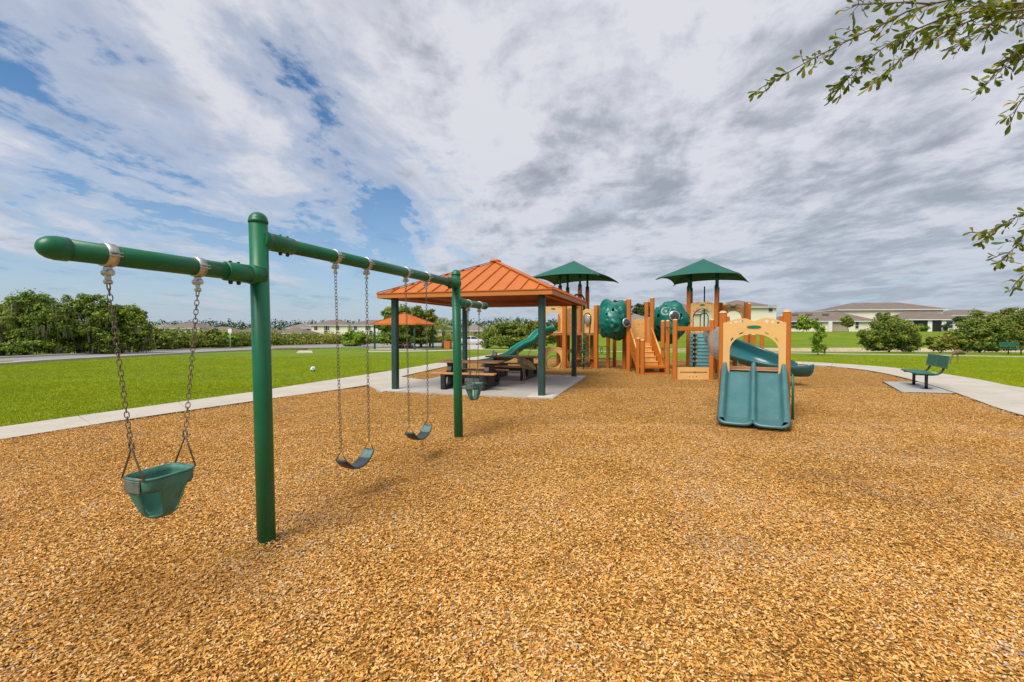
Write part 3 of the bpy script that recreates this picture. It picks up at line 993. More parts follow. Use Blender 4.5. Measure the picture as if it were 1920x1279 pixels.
def toddler(s_a, s_b, label, near, par):
    ha = clamp(s_a, Z_CANT, par); hb = clamp(s_b, Z_CANT, par)
    mid_ = (s_a + s_b) / 2
    zt = 0.81
    org = swing_bottom(mid_, zt)
    t = empty("toddler_swing", org, 0, label, "swing")
    sgn = 1 if s_b > s_a else -1
    A = swing_bottom(mid_ - sgn * .160, 1.0); B = swing_bottom(mid_ + sgn * .160, 1.0)
    for h, e in ((ha, A), (hb, B)):
        chain(h, e, t, org, near)
    # bucket: a tapering tub whose front has two leg holes either side of a crotch strap
    bm = MB()
    SEG, LV = 48, 12
    prof = [(0.0, .158, .122), (.03, .158, .122), (.06, .156, .120), (.085, .152, .117), (.10, .147, .112), (.13, .138, .104), (.16, .128, .096), (.19, .118, .088), (.22, .106, .080), (.25, .090, .070), (.27, .066, .052), (.28, .028, .022)]
    vs = []
    for (dz, a_, b_) in prof:
        for k in range(SEG):
            an = 2 * math.pi * k / SEG
            e = 4.2 - dz * 6
            cx_, sx_ = math.cos(an), math.sin(an)
            x = a_ * math.copysign(abs(cx_) ** (2 / e), cx_); y = b_ * math.copysign(abs(sx_) ** (2 / e), sx_)
            p = SW * x + SN * y
            vs.append((p.x, p.y, -dz))
    fs = []
    for i in range(LV - 1):
        for k in range(SEG):
            an = math.degrees(2 * math.pi * (k + .5) / SEG)
            hole = (3 <= i <= 8 and (8 < an < 72 or 108 < an < 172)) or (4 <= i <= 8 and (205 < an < 250 or 290 < an < 335))
            if hole:
                continue
            l = (k + 1) % SEG
            fs.append((i * SEG + k, i * SEG + l, (i + 1) * SEG + l, (i + 1) * SEG + k))
    fs.append(tuple((LV - 1) * SEG + k for k in range(SEG)))
    bm.add(vs, fs, True)
    bk = bm.build("bucket_seat", m_rubber_g, t, fix=True)
    solidify(bk, 0.010)
    # thick rim band and end plates
    rim_pts = []
    for k in range(SEG):
        v_ = Vector(vs[k]); rim_pts.append(v_ * 1.0)
    MB().tube(rim_pts, 0.008, 6, False, True).build("rim", m_rubber_g, bk)
    for sg in (-1, 1):
        pl = MB()
        c_ = SW * (sg * .161)
        pl.box(c_ - Vector((0, 0, .045)), (.13, .010, .075), frame_m(SN, (0, 0, 1)), .004)
        pl.build("end_plate", principled("worn_plate", (0.12, 0.13, 0.11), 0.6, 0.2, var=0.3, vscale=15), bk)
    for e, sg in ((A, -1 if sgn > 0 else -1), (B, 1)):
        e = e - org
        side_ = math.copysign(1, (e.x * SW.x + e.y * SW.y))
        tri = MB()
        f0 = SW * (side_ * .157) + SN * .095; f1 = SW * (side_ * .157) - SN * .095
        tri.tube([f0, e - Vector((0, 0, .01)) + SN * .006, e, e - Vector((0, 0, .01)) - SN * .006, f1], 0.0055, 7)
        tri.tube([f0 + Vector((0, 0, .005)), f1 + Vector((0, 0, .005))], 0.0055, 7)
        tri.build("hanger_triangle", m_chain, t)
        sh = MB()
        sh.tube([e + SN * -.026, e + SN * .026], 0.0065, 8)
        sh.tube([e + SN * -.018, e + SN * -.018 + Vector((0, 0, .03)), e + Vector((0, 0, .045)), e + SN * .018 + Vector((0, 0, .03)), e + SN * .018], 0.005, 7)
        sh.build("shackle", m_chain, t)
    return t

def belt(s_a, s_b, label, par, twist):
    ha = clamp(s_a, Z_MAIN, par); hb = clamp(s_b, Z_MAIN, par)
    mid_ = (s_a + s_b) / 2; half = (s_b - s_a) / 2 - 0.02
    za = 0.435
    org = P1 + post_x(mid_, za)
    t = empty("belt_swing", org, 0, label, "swing")
    d = (SW * math.cos(twist) + SN * math.sin(twist)); dn = Vector((d.y, -d.x, 0))
    ends = []
    for h, sg in ((ha, -1), (hb, 1)):
        e = org + d * (sg * half) + Vector((0, 0, .085))
        chain(h, e, t, org, False)
        e = e - org
        tri = MB()
        tri.tube([e - Vector((0, 0, .085)) + dn * .055, e, e - Vector((0, 0, .085)) - dn * .055], 0.005, 6)
        tri.tube([e - Vector((0, 0, .083)) + dn * .06, e - Vector((0, 0, .083)) - dn * .06], 0.005, 6)
        tri.build("hanger_triangle", m_chain, t)
    seat = []
    NB = 22
    fr = []
    for i in range(NB + 1):
        u = -1 + 2 * i / NB
        x = u * (half + .005)
        z = -0.125 * (1 - abs(u) ** 2.3)
        wdt = .072 - .012 * (abs(u) ** 6)
        fr.append((d * x + Vector((0, 0, z)), wdt))
    vs = []
    for (p, wdt) in fr:
        for k in (-1, -.5, 0, .5, 1):
            q = p + dn * (k * wdt) + Vector((0, 0, -.010 * (1 - k * k)))
            vs.append(q)
    fs = [(i * 5 + k, i * 5 + k + 1, (i + 1) * 5 + k + 1, (i + 1) * 5 + k) for i in range(NB) for k in range(4)]
    st = MB().add(vs, fs, True).build("belt_seat", m_rubber_d, t, fix=True)
    solidify(st, 0.014, 0)
    for sg in (-1, 1):
        pl = MB()
        vv_ = [q for q in vs]
        rng_i = range(0, 5) if sg < 0 else range(NB - 4, NB + 1)
        pv = [vv_[i * 5 + k] + Vector((0, 0, .0095)) for i in rng_i for k in (0, 1, 2, 3, 4)]
        pl.add(pv, [(i * 5 + k, i * 5 + k + 1, (i + 1) * 5 + k + 1, (i + 1) * 5 + k) for i in range(4) for k in range(4)], True)
        o = pl.build("end_pad", m_belt_end, st, fix=True)
        solidify(o, 0.004, 0)
    return t

random.seed(5)
toddler(on_beam(214), on_beam(380), "faded green toddler bucket swing nearest the camera", True, cants[0])
belt(on_beam(636), on_beam(693.5), "black belt swing next to the tall near post", main, 0.0)
belt(on_beam(766), on_beam(804), "black belt swing next to the far post", main, 0.0)
toddler(BAY + on_beam(881, P2), BAY + on_beam(901.5, P2), "small green toddler bucket swing hanging before the picnic tables", False, cants[1])

# ================================================================== SHELTERS
m_roof = principled("copper_roof_paint", (0.50, 0.135, 0.022), 0.55, 0.0, var=0.08, vscale=0.8, spec=0.35, dirt=0.12, dirtcol=(0.4, 0.14, 0.05))
m_fascia = principled("copper_fascia", (0.48, 0.155, 0.020), 0.5, 0.0, var=0.08, vscale=1.5)
m_soffit = principled("orange_soffit", (0.42, 0.11, 0.03), 0.6, var=0.15, vscale=2)
m_dkpost = principled("dark_green_post", (0.018, 0.055, 0.045), 0.42, var=0.12, vscale=3, dirt=0.15, dirtcol=(0.05, 0.07, 0.06))
m_footing = principled("pale_footing", (0.52, 0.49, 0.43), 0.85, var=0.1, vscale=2)

def shelter(center, uu, vv_, wd, ln, eave, apex, over, label, gz=0.0, pad_h=0.055):
    ang = math.atan2(uu.y, uu.x)
    t = empty("picnic_shelter", (center.x, center.y, gz), ang, label, "shelter")
    hw, hl = wd / 2, ln / 2
    for a, b in ((-1, -1), (1, -1), (1, 1), (-1, 1)):
        p = MB().box((a * hw, b * hl, (eave + .06) / 2), (.165, .165, eave + .06), None, .02).build("post", m_dkpost, t)
        MB().box((a * hw, b * hl, pad_h - .02), (.62, .62, .05), None, .004).build("footing", m_footing, p)
    # tie beams round the top of the posts
    for (p0, p1) in (((-hw, -hl), (hw, -hl)), ((hw, -hl), (hw, hl)), ((hw, hl), (-hw, hl)), ((-hw, hl), (-hw, -hl))):
        MB().beam((p0[0], p0[1], eave + .12), (p1[0], p1[1], eave + .12), .12, .11).build("tie_beam", m_soffit, t)
    ow, ol = hw + over, hl + over
    ze = eave + .17
    top = Vector((0, 0, apex))
    cs = [Vector((-ow, -ol, ze)), Vector((ow, -ol, ze)), Vector((ow, ol, ze)), Vector((-ow, ol, ze))]
    for i in range(4):
        a, b = cs[i], cs[(i + 1) % 4]
        e = (b - a); L = e.length; e.normalize()
        midp = (a + b) / 2
        up = (top - midp); H = up.length; up.normalize()
        nn = e.cross(up).normalized()
        sl_ = MB()
        off = nn * -.045
        sl_.add([a + off, b + off, top + off], [(0, 1, 2)])
        so = sl_.build("roof_slope", m_soffit, t)
        n = int(round(L / .405)); pw = L / n
        for j in range(n):
            x0, x1 = j * pw - L / 2, (j + 1) * pw - L / 2
            h = lambda x: H * (1 - abs(x) / (L / 2))
            g = .006
            xs_ = [x0 + g] + ([0.0] if x0 < -1e-6 and x1 > 1e-6 else []) + [x1 - g]
            poly = [(x0 + g, 0.0), (x1 - g, 0.0)]
            poly += [(x, max(h(x), 0.0)) for x in xs_[::-1]]
            P = lambda q, k: midp + e * q[0] + up * q[1] + nn * k
            m_ = MB()
            nv = len(poly)
            m_.add([P(q, -.012) for q in poly] + [P(q, .0) for q in poly], [tuple(range(nv))[::-1], tuple(range(nv, 2 * nv))] + [(k, (k + 1) % nv, nv + (k + 1) % nv, nv + k) for k in range(nv)])
            pn = m_.build("roof_panel", m_roof, so, fix=True)
            if j > 0:
                hx = max(h(x0) - .02, .05)
                MB().beam(P((x0, 0.0), .016), P((x0, hx), .016), .022, .040, nn).build("seam", m_roof, so)
        # fascia board with drip edge
        MB().beam(a + Vector((0, 0, -.062)), b + Vector((0, 0, -.062)), .045, .125).build("fascia", m_fascia, t)
        MB().beam(a + Vector((0, 0, .004)) + e * -.02, b + Vector((0, 0, .004)) + e * .02, .09, .022).build("drip_edge", m_roof, t)
        # hip cap
        MB().beam(a.lerp(top, .0) + Vector((0, 0, .032)), top + Vector((0, 0, .03)), .13, .03).build("hip_cap", m_roof, t)
    MB().lathe([(.20, -.03), (.17, .03), (.10, .055), (0, .065)], 8, None, top + Vector((0, 0, .02))).build("roof_cap", m_roof, t)
    return t
near_shelter = shelter(PC, PU, PV, PWID, PLEN, 2.52, 3.85, .33, "large picnic shelter with copper orange hip roof beside the swings")
for a, b in ((1, -1), (1, 1)):
    q = pav_pt(a * (PWID / 2 + .05), b * (PLEN / 2 + .03))
FC = gp(759, 654.8)
fu = Vector((math.cos(R(-14)), math.sin(R(-14)), 0)); fv = Vector((-fu.y, fu.x, 0))
k_ = FC.y / 46.0
far_shelter = shelter(FC, fu, fv, 4.25 * k_, 4.25 * k_, 2.38 * k_, 3.66 * k_, .30, "small distant picnic shelter with orange roof across the lawn", FC.z, .06)
pd_ = MB(); pd_.box((FC.x, FC.y, FC.z + .02), (5.4 * k_, 5.4 * k_, .1), rotz(R(-14)))
tag(pd_.build("shelter_pad", concrete), "pale concrete pad under the distant shelter", None, None, 'structure')

# ================================================================== PICNIC TABLES
m_plank = principled("brown_plank", (0.30, 0.135, 0.06), 0.55, var=0.22, vscale=5, bump=0.15, bscale=25)
m_plank2 = principled("tan_plank", (0.46, 0.22, 0.075), 0.55, var=0.22, vscale=5, bump=0.15, bscale=25)
m_black = principled("black_plastic", (0.016, 0.017, 0.019), 0.5, var=0.3, vscale=6)
def rrect(x0, z0, x1, z1, r, n=5):
    pts = []
    for (cx_, cz_, a0) in ((x1 - r, z1 - r, 0), (x0 + r, z1 - r, 90), (x0 + r, z0 + r, 180), (x1 - r, z0 + r, 270)):
        for k in range(n + 1):
            a = R(a0 + 90 * k / n); pts.append((cx_ + r * math.cos(a), cz_ + r * math.sin(a)))
    return pts
def picnic_table(loc, rz, label, L=1.83):
    t = empty("picnic_table", loc, rz, label, "picnic table")
    for y in (-.255, 0, .255):
        MB().box((0, y, .735), (L, .245, .045), None, .008).build("top_plank", m_plank, t)
    for sg in (-1, 1):
        for dy in (-.073, .073):
            MB().box((0, sg * .665 + dy, .445), (L, .138, .042), None, .008).build("bench_plank", m_plank2, t)
    outer = [(-.80, .05), (-.77, .0), (.77, .0), (.80, .05), (.81, .42), (.50, .42), (.34, .50), (.30, .60), (.36, .71), (-.36, .71), (-.30, .60), (-.34, .50), (-.50, .42), (-.81, .42)]
    holes = [rrect(.30, .10, .69, .345, .09), rrect(-.69, .10, -.30, .345, .09)]
    m = Matrix(((0, -1, 0), (1, 0, 0), (0, 0, 1)))
    for x in (-.56, .56):
        MB().panel(outer, holes, .12, m, (x, 0, 0)).build("end_frame", m_black, t)
    MB().beam((-.56, 0, .30), (.56, 0, .30), .06, .10).build("stretcher", m_black, t)
    return t
aP = math.atan2(PU.y, PU.x)
pt = pd(884, 690, 13.15); T1 = picnic_table((pt.x, 13.15, .055), aP + R(3), "picnic table nearer the swings with dark looped legs")
T2P = Vector((0.06, 15.65, .055)); T2 = picnic_table(T2P, aP - R(2), "picnic table further back under the large shelter")
picnic_table((FC.x, FC.y, FC.z + .07), R(-14), "tiny picnic table under the distant shelter")
# bottles left on the further table
m_clear = principled("cloudy_plastic", (0.62, 0.64, 0.66), 0.25, var=0.1, vscale=8)
bt = empty("water_bottle", (T2P.x - .70, T2P.y - .02, .055 + .7585), 0, "pale plastic bottle standing on the further picnic table", "bottle")
MB().lathe([(.040, 0), (.045, .01), (.045, .06), (.041, .07), (.045, .08), (.045, .13), (.03, .165), (.016, .18), (.016, .195)], 14).build("bottle_body", m_clear, bt)
MB().lathe([(.019, .19), (.019, .215), (.0, .217)], 12).build("cap", principled("white_cap", (.7, .7, .7), .4), bt)
bt = empty("paper_cup", (T2P.x - .60, T2P.y + .03, .055 + .7585), 0, "white paper cup beside the bottle on the further picnic table", "cup")
MB().lathe([(.030, 0), (.042, .12), (.044, .125), (.040, .12), (.030, .01)], 14).build("cup_wall", principled("white_paper", (.72, .72, .70), .7), bt)

# ================================================================== BENCHES
m_bench = principled("green_bench_coating", (0.012, 0.125, 0.075), 0.42, var=0.15, vscale=4, bump=0.25, bscale=55)
m_bleg = principled("black_brown_steel", (0.022, 0.016, 0.014), 0.45, var=0.3, vscale=8)
def perforated(w_, h_, nx_, nz_):
    """outline and slots of a punched steel panel"""
    holes = []
    dx, dz = (w_ - .10) / nx_, (h_ - .09) / nz_
    for i in range(nx_):
        for j in range(nz_):
            x = -w_ / 2 + .05 + (i + .5) * dx; z = .045 + (j + .5) * dz
            if abs(x) < .035: continue
            holes.append([(x - dx * .26, z - dz * .30), (x - dx * .26, z + dz * .30), (x + dx * .26, z + dz * .30), (x + dx * .26, z - dz * .30)])
    return rrect(-w_ / 2, 0, w_ / 2, h_, .04), holes
def bench(loc, rz, label, gap, L):
    """x along the bench, -y the side one sits on"""
    t = empty("park_bench", loc, rz, label, "bench")
    for sg in (-1, 1):
        lg = MB().tube([(sg * gap / 2, 0, 0), (sg * gap / 2, 0, .40)], .038, 16).build("leg", m_bleg, t)
        MB().box((sg * gap / 2, 0, .006), (.22, .22, .012), None, .003).build("foot_plate", m_bleg, lg)
        x = sg * gap / 2
        fr = MB()
        path = [(x, -.24, .40), (x, .12, .40), (x, .22, .415), (x, .30, .46), (x, .345, .53), (x, .375, .63), (x, .425, .86)]
        fr.tube(path, .028, 10)
        fr.build("bracket", m_bleg, t)
    o_, h_ = perforated(L, .40, 34, 9)
    m_seat = Matrix(((1, 0, 0), (0, 0, 1), (0, -1, 0))).transposed()
    m_seat = frame_m((1, 0, 0), (0, -1, 0.0))
    s = MB().panel(o_, h_, .02, m_seat, (0, .17, .44)).build("seat", m_bench, t)
    MB().tube([(-L / 2 + .02, -.235, .428), (L / 2 - .02, -.235, .428)], .022, 10).build("seat_edge", m_bench, s)
    MB().tube([(-L / 2 + .02, .17, .428), (L / 2 - .02, .17, .428)], .018, 10).build("seat_edge", m_bench, s)
    o_, h_ = perforated(L, .33, 34, 7)
    bk = MB().panel(o_, h_, .02, frame_m((1, 0, 0), (0, .18, 1)), (0, .345, .60)).build("backrest", m_bench, t)
    MB().tube([(-L / 2 + .02, .345 + .058, .925), (L / 2 - .02, .345 + .058, .925)], .018, 10).build("back_edge", m_bench, bk)
    return t
L1 = gp(1709.8, 722.9); L2 = gp(1740.5, 733.6)
bc = (L1 + L2) / 2; bd = (L2 - L1)
bench((bc.x, bc.y, .046), math.atan2(bd.y, bd.x), "green perforated metal bench on a small concrete pad", 1.12, 1.70)
fb = gp(1905, 664.5)
bench((fb.x, fb.y + .1, fb.z), R(8), "teal green bench among the bushes at the far right", 1.2, 1.85)

# ================================================================== CRANES
m_crane = principled("grey_brown_feathers", (0.33, 0.225, 0.110), 0.8, var=0.35, vscale=18, bump=0.4, bscale=70)
m_crane_head = principled("pale_grey_feathers", (0.40, 0.37, 0.31), 0.75, var=0.15, vscale=20)
m_leg = principled("dark_bird_leg", (0.05, 0.042, 0.04), 0.6)
def crane(loc, rz, label, spine, legs, mat=None):
    """spine: (x, z, half width, half height) from tail to bill, facing -x"""
    t = empty("crane", loc, rz, label, "bird")
    mb = MB()
    pts = [Vector((s[0], s[4] if len(s) > 4 else 0, s[1])) for s in spine]
    frames, profs = [], []
    n = len(pts)
    for i, s in enumerate(spine):
        d = (pts[min(i + 1, n - 1)] - pts[max(i - 1, 0)]).normalized()
        ac = Vector((0, 1, 0)); ac = (ac - d * ac.dot(d)).normalized()
        up = d.cross(ac).normalized()
        if up.z < 0 and abs(d.z) < .9: up = -up
        frames.append((pts[i], ac, up))
        profs.append([(s[2] * math.cos(a), s[3] * math.sin(a)) for a in np.linspace(0, 2 * math.pi, 14, endpoint=False)])
    mb.sweep(frames, profs, True, True)
    for lg in legs:
        mb.tube(lg, [.026, .013, .008, .011, .007, .007][:len(lg)], 7)
        f = Vector(lg[-1])
        for (dx, dy) in ((-.085, .03), (-.09, -.01), (-.07, -.045), (.035, 0)):
            mb.tube([f, f + Vector((dx * .6, dy * .6, .004)), f + Vector((dx, dy, -.004))], [.008, .007, .004], 5)
    b = mb.build("body", mat or m_crane, t, fix=True)
    return t, b, pts
sp1 = [(.40, .46, .012, .02), (.36, .475, .05, .05), (.29, .51, .085, .09), (.20, .555, .115, .125), (.10, .60, .13, .14), (.0, .65, .125, .135), (-.085, .695, .10, .11), (-.14, .735, .07, .075),
       (-.17, .78, .045, .05), (-.178, .84, .034, .034), (-.172, .90, .029, .029), (-.165, .955, .027, .027), (-.166, .995, .030, .029), (-.185, 1.025, .033, .031), (-.215, 1.03, .028, .025), (-.25, 1.022, .014, .012), (-.34, 1.005, .004, .004)]
legs1 = [[(.05, .05, .56), (.035, .055, .44), (.055, .055, .25), (.06, .055, .24), (.03, .055, .02), (.03, .055, .012)],
         [(.03, -.05, .56), (.0, -.055, .44), (.03, -.055, .25), (.035, -.055, .24), (-.015, -.055, .02), (-.015, -.055, .012)]]
cf = gp(981, 722.5)
c1, cb, cpts = crane((cf.x, cf.y, .055), R(-12), "brown grey crane standing under the large shelter", sp1, legs1)
MB().lathe([(.0, -.010), (.018, -.006), (.024, .0), (.018, .006), (0, .008)], 10, None, (-.205, 0, 1.052)).build("crown_patch", principled("red_crown", (0.30, 0.03, 0.02), .7), c1)
for sg in (-1, 1):
    MB().lathe([(0, -.006), (.006, 0), (0, .006)], 8, Matrix.Rotation(R(90), 3, 'X'), (-.212, sg * .029, 1.034)).build("eye", m_leg, c1)
hd = MB().sweep([((-.166, 0, .975), (0, 1, 0), (-1, 0, 0)), ((-.168, 0, .996), (0, 1, 0), (-1, 0, .4)), ((-.187, 0, 1.022), (0, 1, 0), (-.3, 0, 1)), ((-.214, 0, 1.022), (0, 1, 0), (0, 0, 1))],
                [[(.0335 * math.cos(a), .0305 * math.sin(a)) for a in np.linspace(0, 2 * math.pi, 12, endpoint=False)]] * 4, True, True).build("cheek_patch", m_crane_head, c1, fix=True)
wing = MB()
for sg in (-1, 1):
    wing.sweep([((-.06, sg * .095, .70), (0, sg, .2), (0, -.1, 1)), ((.08, sg * .125, .645), (0, sg, .2), (0, -.1, 1)), ((.24, sg * .10, .56), (0, sg, .2), (0, -.1, 1)), ((.40, sg * .03, .455), (0, sg, .2), (0, -.1, 1))],
               [[(.015, -.07), (.028, 0), (.012, .07), (-.01, 0)], [(.015, -.10), (.03, 0), (.012, .09), (-.01, 0)], [(.013, -.08), (.026, 0), (.01, .07), (-.01, 0)], [(.004, -.02), (.008, 0), (.004, .02), (-.004, 0)]], True, True)
wing.build("wing", m_crane, c1, fix=True)
# the second crane bends down to feed
sp2 = [(.46, .50, .012, .02), (.40, .515, .06, .05), (.30, .545, .095, .09), (.18, .58, .125, .125), (.06, .595, .135, .135), (-.06, .58, .12, .125), (-.15, .545, .09, .10), (-.21, .49, .055, .065),
       (-.25, .41, .038, .042), (-.285, .32, .030, .032), (-.315, .23, .027, .028), (-.335, .165, .027, .027), (-.35, .12, .031, .030), (-.362, .085, .028, .026), (-.372, .055, .013, .012), (-.395, -.02, .004, .004)]
legs2 = [[(.07, .05, .53), (.06, .055, .42), (.09, .055, .25), (.095, .055, .24), (.05, .055, .02), (.05, .055, .012)],
         [(.02, -.05, .53), (.0, -.055, .42), (.03, -.055, .25), (.035, -.055, .24), (-.02, -.055, .02), (-.02, -.055, .012)]]
cf = gp(1794, 682)
crane((cf.x, cf.y, cf.z), R(4), "brown crane with lowered head on the grass behind the green bench", sp2, legs2, principled("brown_feathers", (0.17, 0.105, 0.055), 0.8, var=0.35, vscale=18, bump=0.4, bscale=70))

# ================================================================== PLAY STRUCTURES
m_ppost = principled("orange_brown_post", (0.47, 0.130, 0.008), 0.5, var=0.10, vscale=2.5, bump=0.05, bscale=60)
m_pcap = principled("tan_post_cap", (0.66, 0.36, 0.16), 0.5, var=0.1, vscale=6)
m_panel = principled("tan_play_panel", (0.72, 0.42, 0.145), 0.48, var=0.06, vscale=2)
m_step = principled("tan_step", (0.66, 0.34, 0.10), 0.6, var=0.12, vscale=4)
m_canopy = principled("green_shade_cloth", (0.007, 0.100, 0.068), 0.75, var=0.10, vscale=1.2, bump=0.3, bscale=80)
m_cpost = principled("green_canopy_pole", (0.010, 0.095, 0.065), 0.45)
m_slide = principled("sky_sheen_slide_plastic", (0.055, 0.155, 0.158), 0.30, var=0.14, vscale=2.2, bump=0.03, bscale=30, dirt=0.35, dirtcol=(0.15, 0.21, 0.21))  # grey sky reflection put into the colour, base and pale blotches alike
m_slide2 = principled("green_slide_plastic", (0.004, 0.20, 0.135), 0.28, var=0.10, vscale=2, dirt=0.15, dirtcol=(0.02, 0.2, 0.15))
m_tunnel = principled("green_tunnel_plastic", (0.002, 0.125, 0.090), 0.33, var=0.16, vscale=3, dirt=0.25, dirtcol=(0.02, 0.10, 0.08))
m_deck = principled("brown_deck", (0.40, 0.17, 0.055), 0.65, var=0.15, vscale=5)
m_wall = principled("pale_blue_climbing_wall", (0.14, 0.36, 0.40), 0.5, var=0.10, vscale=3)
m_gplate = principled("green_plate", (0.006, 0.16, 0.06), 0.45)
m_pipe = principled("green_pipe", (0.012, 0.12, 0.06), 0.4, var=0.15, vscale=6)
m_mark = principled("dark_engraving", (0.10, 0.05, 0.02), 0.7)
def bubble_mat():
    m = bpy.data.materials.new("scuffed_clear_plastic")
    m.use_nodes = True
    t = m.node_tree; t.nodes.clear()
    k = NT(t)
    out = k.n('ShaderNodeOutputMaterial')
    co = k.n('ShaderNodeTexCoord').outputs['Object']
    nz = k.ramp(k.noise(co, 7.0, 5, 0.6), [(0.35, 0.26), (0.7, 0.58)])
    tr = k.n('ShaderNodeBsdfTransparent', None, {'Color': (0.85, 0.84, 0.82, 1)})
    b = k.n('ShaderNodeBsdfPrincipled', None, {'Roughness': 0.2, 'Base Color': (0.50, 0.46, 0.43, 1)})
    mx = k.n('ShaderNodeMixShader', None, {0: nz, 1: tr.outputs[0], 2: b.outputs[0]})
    t.links.new(mx.outputs[0], out.inputs[0])
    return m
m_bubble = bubble_mat()

TH = R(-28)
PA = Vector((math.cos(TH), math.sin(TH), 0)); PB = Vector((-math.sin(TH), math.cos(TH), 0))

class Play:
    """one bolted-together structure; everything is given in world space"""
    def __init__(self, name, org, label, fat=1.0):
        self.fat = fat
        self.o = Vector((org.x, org.y, hzf(org.x, org.y)))
        self.e = empty(name, self.o, 0, label, "playground")
    def b(self, mb, name, mat, parent=None, fix=False):
        mb.v = [tuple(Vector(p) - self.o) for p in mb.v]
        return mb.build(name, mat, parent or self.e, fix)
    def post(self, p, top, s=0.125, name="post", mat=None, z0=-0.1):
        s = s * self.fat
        m = frame_m(PA, (0, 0, 1))
        po = self.b(MB().box((p.x, p.y, (top + z0) / 2), (s, s, top - z0), m, .018), name, mat or m_ppost)
        self.b(MB().lathe([(s * .70, 0), (s * .70, .02), (s * .45, .05), (0, .062)], 4, frame_m((PA + PB), (0, 0, 1)), (p.x, p.y, top)), "post_cap", m_pcap, po)
        return po
    def deck(self, pts, z, th=.10):
        d = MB().prism([(p.x, p.y) for p in pts], z - th, z)
        return self.b(d, "deck", m_deck, None, True)

def ellipse(cx_, cz_, a, b, rot=0.0, n=12):
    c, s = math.cos(rot), math.sin(rot)
    return [(cx_ + a * math.cos(t) * c - b * math.sin(t) * s, cz_ + a * math.cos(t) * s + b * math.sin(t) * c) for t in np.linspace(0, 2 * math.pi, n, endpoint=False)]
def panel_top(w_, h_, n=20):
    pts = []
    for i in range(n + 1):
        u = 1 - 2 * i / n
        z = h_ - .20 * max(0, abs(u) - .45) ** 1.3 - .055 * math.exp(-(u / .16) ** 2)
        pts.append((u * w_ / 2, z))
    return pts
def arch_panel(P, a, b, z0, h_, door, plate=True, win=None):
    """tan board with a round-headed opening, small punched shapes and an oval green plate; a, b: its lower corners"""
    a, b = Vector(a), Vector(b)
    w_ = (b - a).length
    m = frame_m((b - a).normalized(), (0, 0, 1)); c = (a + b) / 2; c.z = z0
    ow = w_ * .39
    sp_ = h_ * (.42 if door else .50)
    if win: sp_ = h_ * win[1]
    arch = [(ow * math.cos(t), sp_ + min(ow, h_ * .30) * math.sin(t)) for t in np.linspace(0, math.pi, 15)]
    holes = []
    if door:
        outer = panel_top(w_, h_) + [(-w_ / 2, 0), (-ow, 0)] + arch[::-1] + [(ow, 0), (w_ / 2, 0)]
    else:
        outer = panel_top(w_, h_) + [(-w_ / 2, 0), (w_ / 2, 0)]
        zb = h_ * .04 if not win else h_ * win[0]
        holes.append(arch + [(-ow, zb), (ow, zb)])
    for sg in (-1, 1):
        holes.append(ellipse(sg * w_ * .20, h_ * .945, .032, .030))
        holes.append(ellipse(sg * w_ * .295, h_ * .935, .028, .026))
        holes.append(ellipse(sg * w_ * .375, h_ * .915, .022, .020))
        ar = min(ow, h_ * .30)
        for t in (35, 62):
            tt = R(t)
            holes.append(ellipse(sg * (ow + .045) * math.cos(tt), sp_ + (ar + .055) * math.sin(tt), .045, .014, sg * (tt + R(90)), 10))
        if not door:
            holes.append(ellipse(sg * (ow + (w_ / 2 - ow) / 2), sp_ * .75, .012, .05, 0, 10))
    pn = P.b(MB().panel(outer, holes, .022, m, c), "arch_panel", m_panel)
    if plate:
        P.b(MB().panel(ellipse(0, h_ * .845 if door else h_ * .89, w_ * .115, h_ * .026, 0, 24), [], .012, m, c + m @ Vector((0, -.019, 0))), "oval_plate", m_gplate, pn)
    return pn
def solid_panel(P, a, b, z0, h_, holes=()):
    a, b = Vector(a), Vector(b)
    w_ = (b - a).length
    m = frame_m((b - a).normalized(), (0, 0, 1)); c = (a + b) / 2; c.z = z0
    return P.b(MB().panel(panel_top(w_, h_) + [(-w_ / 2, 0), (w_ / 2, 0)], list(holes), .022, m, c), "wall_panel", m_panel), m, c, w_
def dashes(seed, w_, h_, n=12):
    r_ = random.Random(seed); out = []
    for i in range(n):
        for _ in range(40):
            x = r_.uniform(-w_ * .36, w_ * .36); z = r_.uniform(h_ * .12, h_ * .82)
            if all((x - q[0]) ** 2 + (z - q[1]) ** 2 > .022 for q in out):
                out.append((x, z, r_.uniform(0, 3.1))); break
    return [ellipse(x, z, .055, .016, a, 8) for x, z, a in out]
def bubble(P, c, nrm, r, par, ring=True, dome_h=.85, mat=None):
    m = Vector(nrm).to_track_quat('Z', 'Y').to_matrix()
    dome = P.b(MB().lathe([(r * math.cos(t), r * dome_h * math.sin(t)) for t in np.linspace(0, math.pi / 2, 12)], 28, m, c), "bubble_window", mat or m_bubble, par)
    if ring:
        P.b(MB().lathe([(r * .96, -.01), (r * 1.12, -.01), (r * 1.14, .02), (r * .98, .03)], 28, m, c), "window_ring", m_steel, dome)
    return dome
def ring_handle(P, c, nrm, r, par=None, spokes=True):
    m = Vector(nrm).to_track_quat('Z', 'Y').to_matrix()
    mb = MB().tube([Vector(c) + m @ Vector((r * math.cos(t), r * math.sin(t), 0)) for t in np.linspace(0, 2 * math.pi, 20, endpoint=False)], .014, 7, False, True)
    o = P.b(mb, "grip_ring", m_pipe, par)
    return o
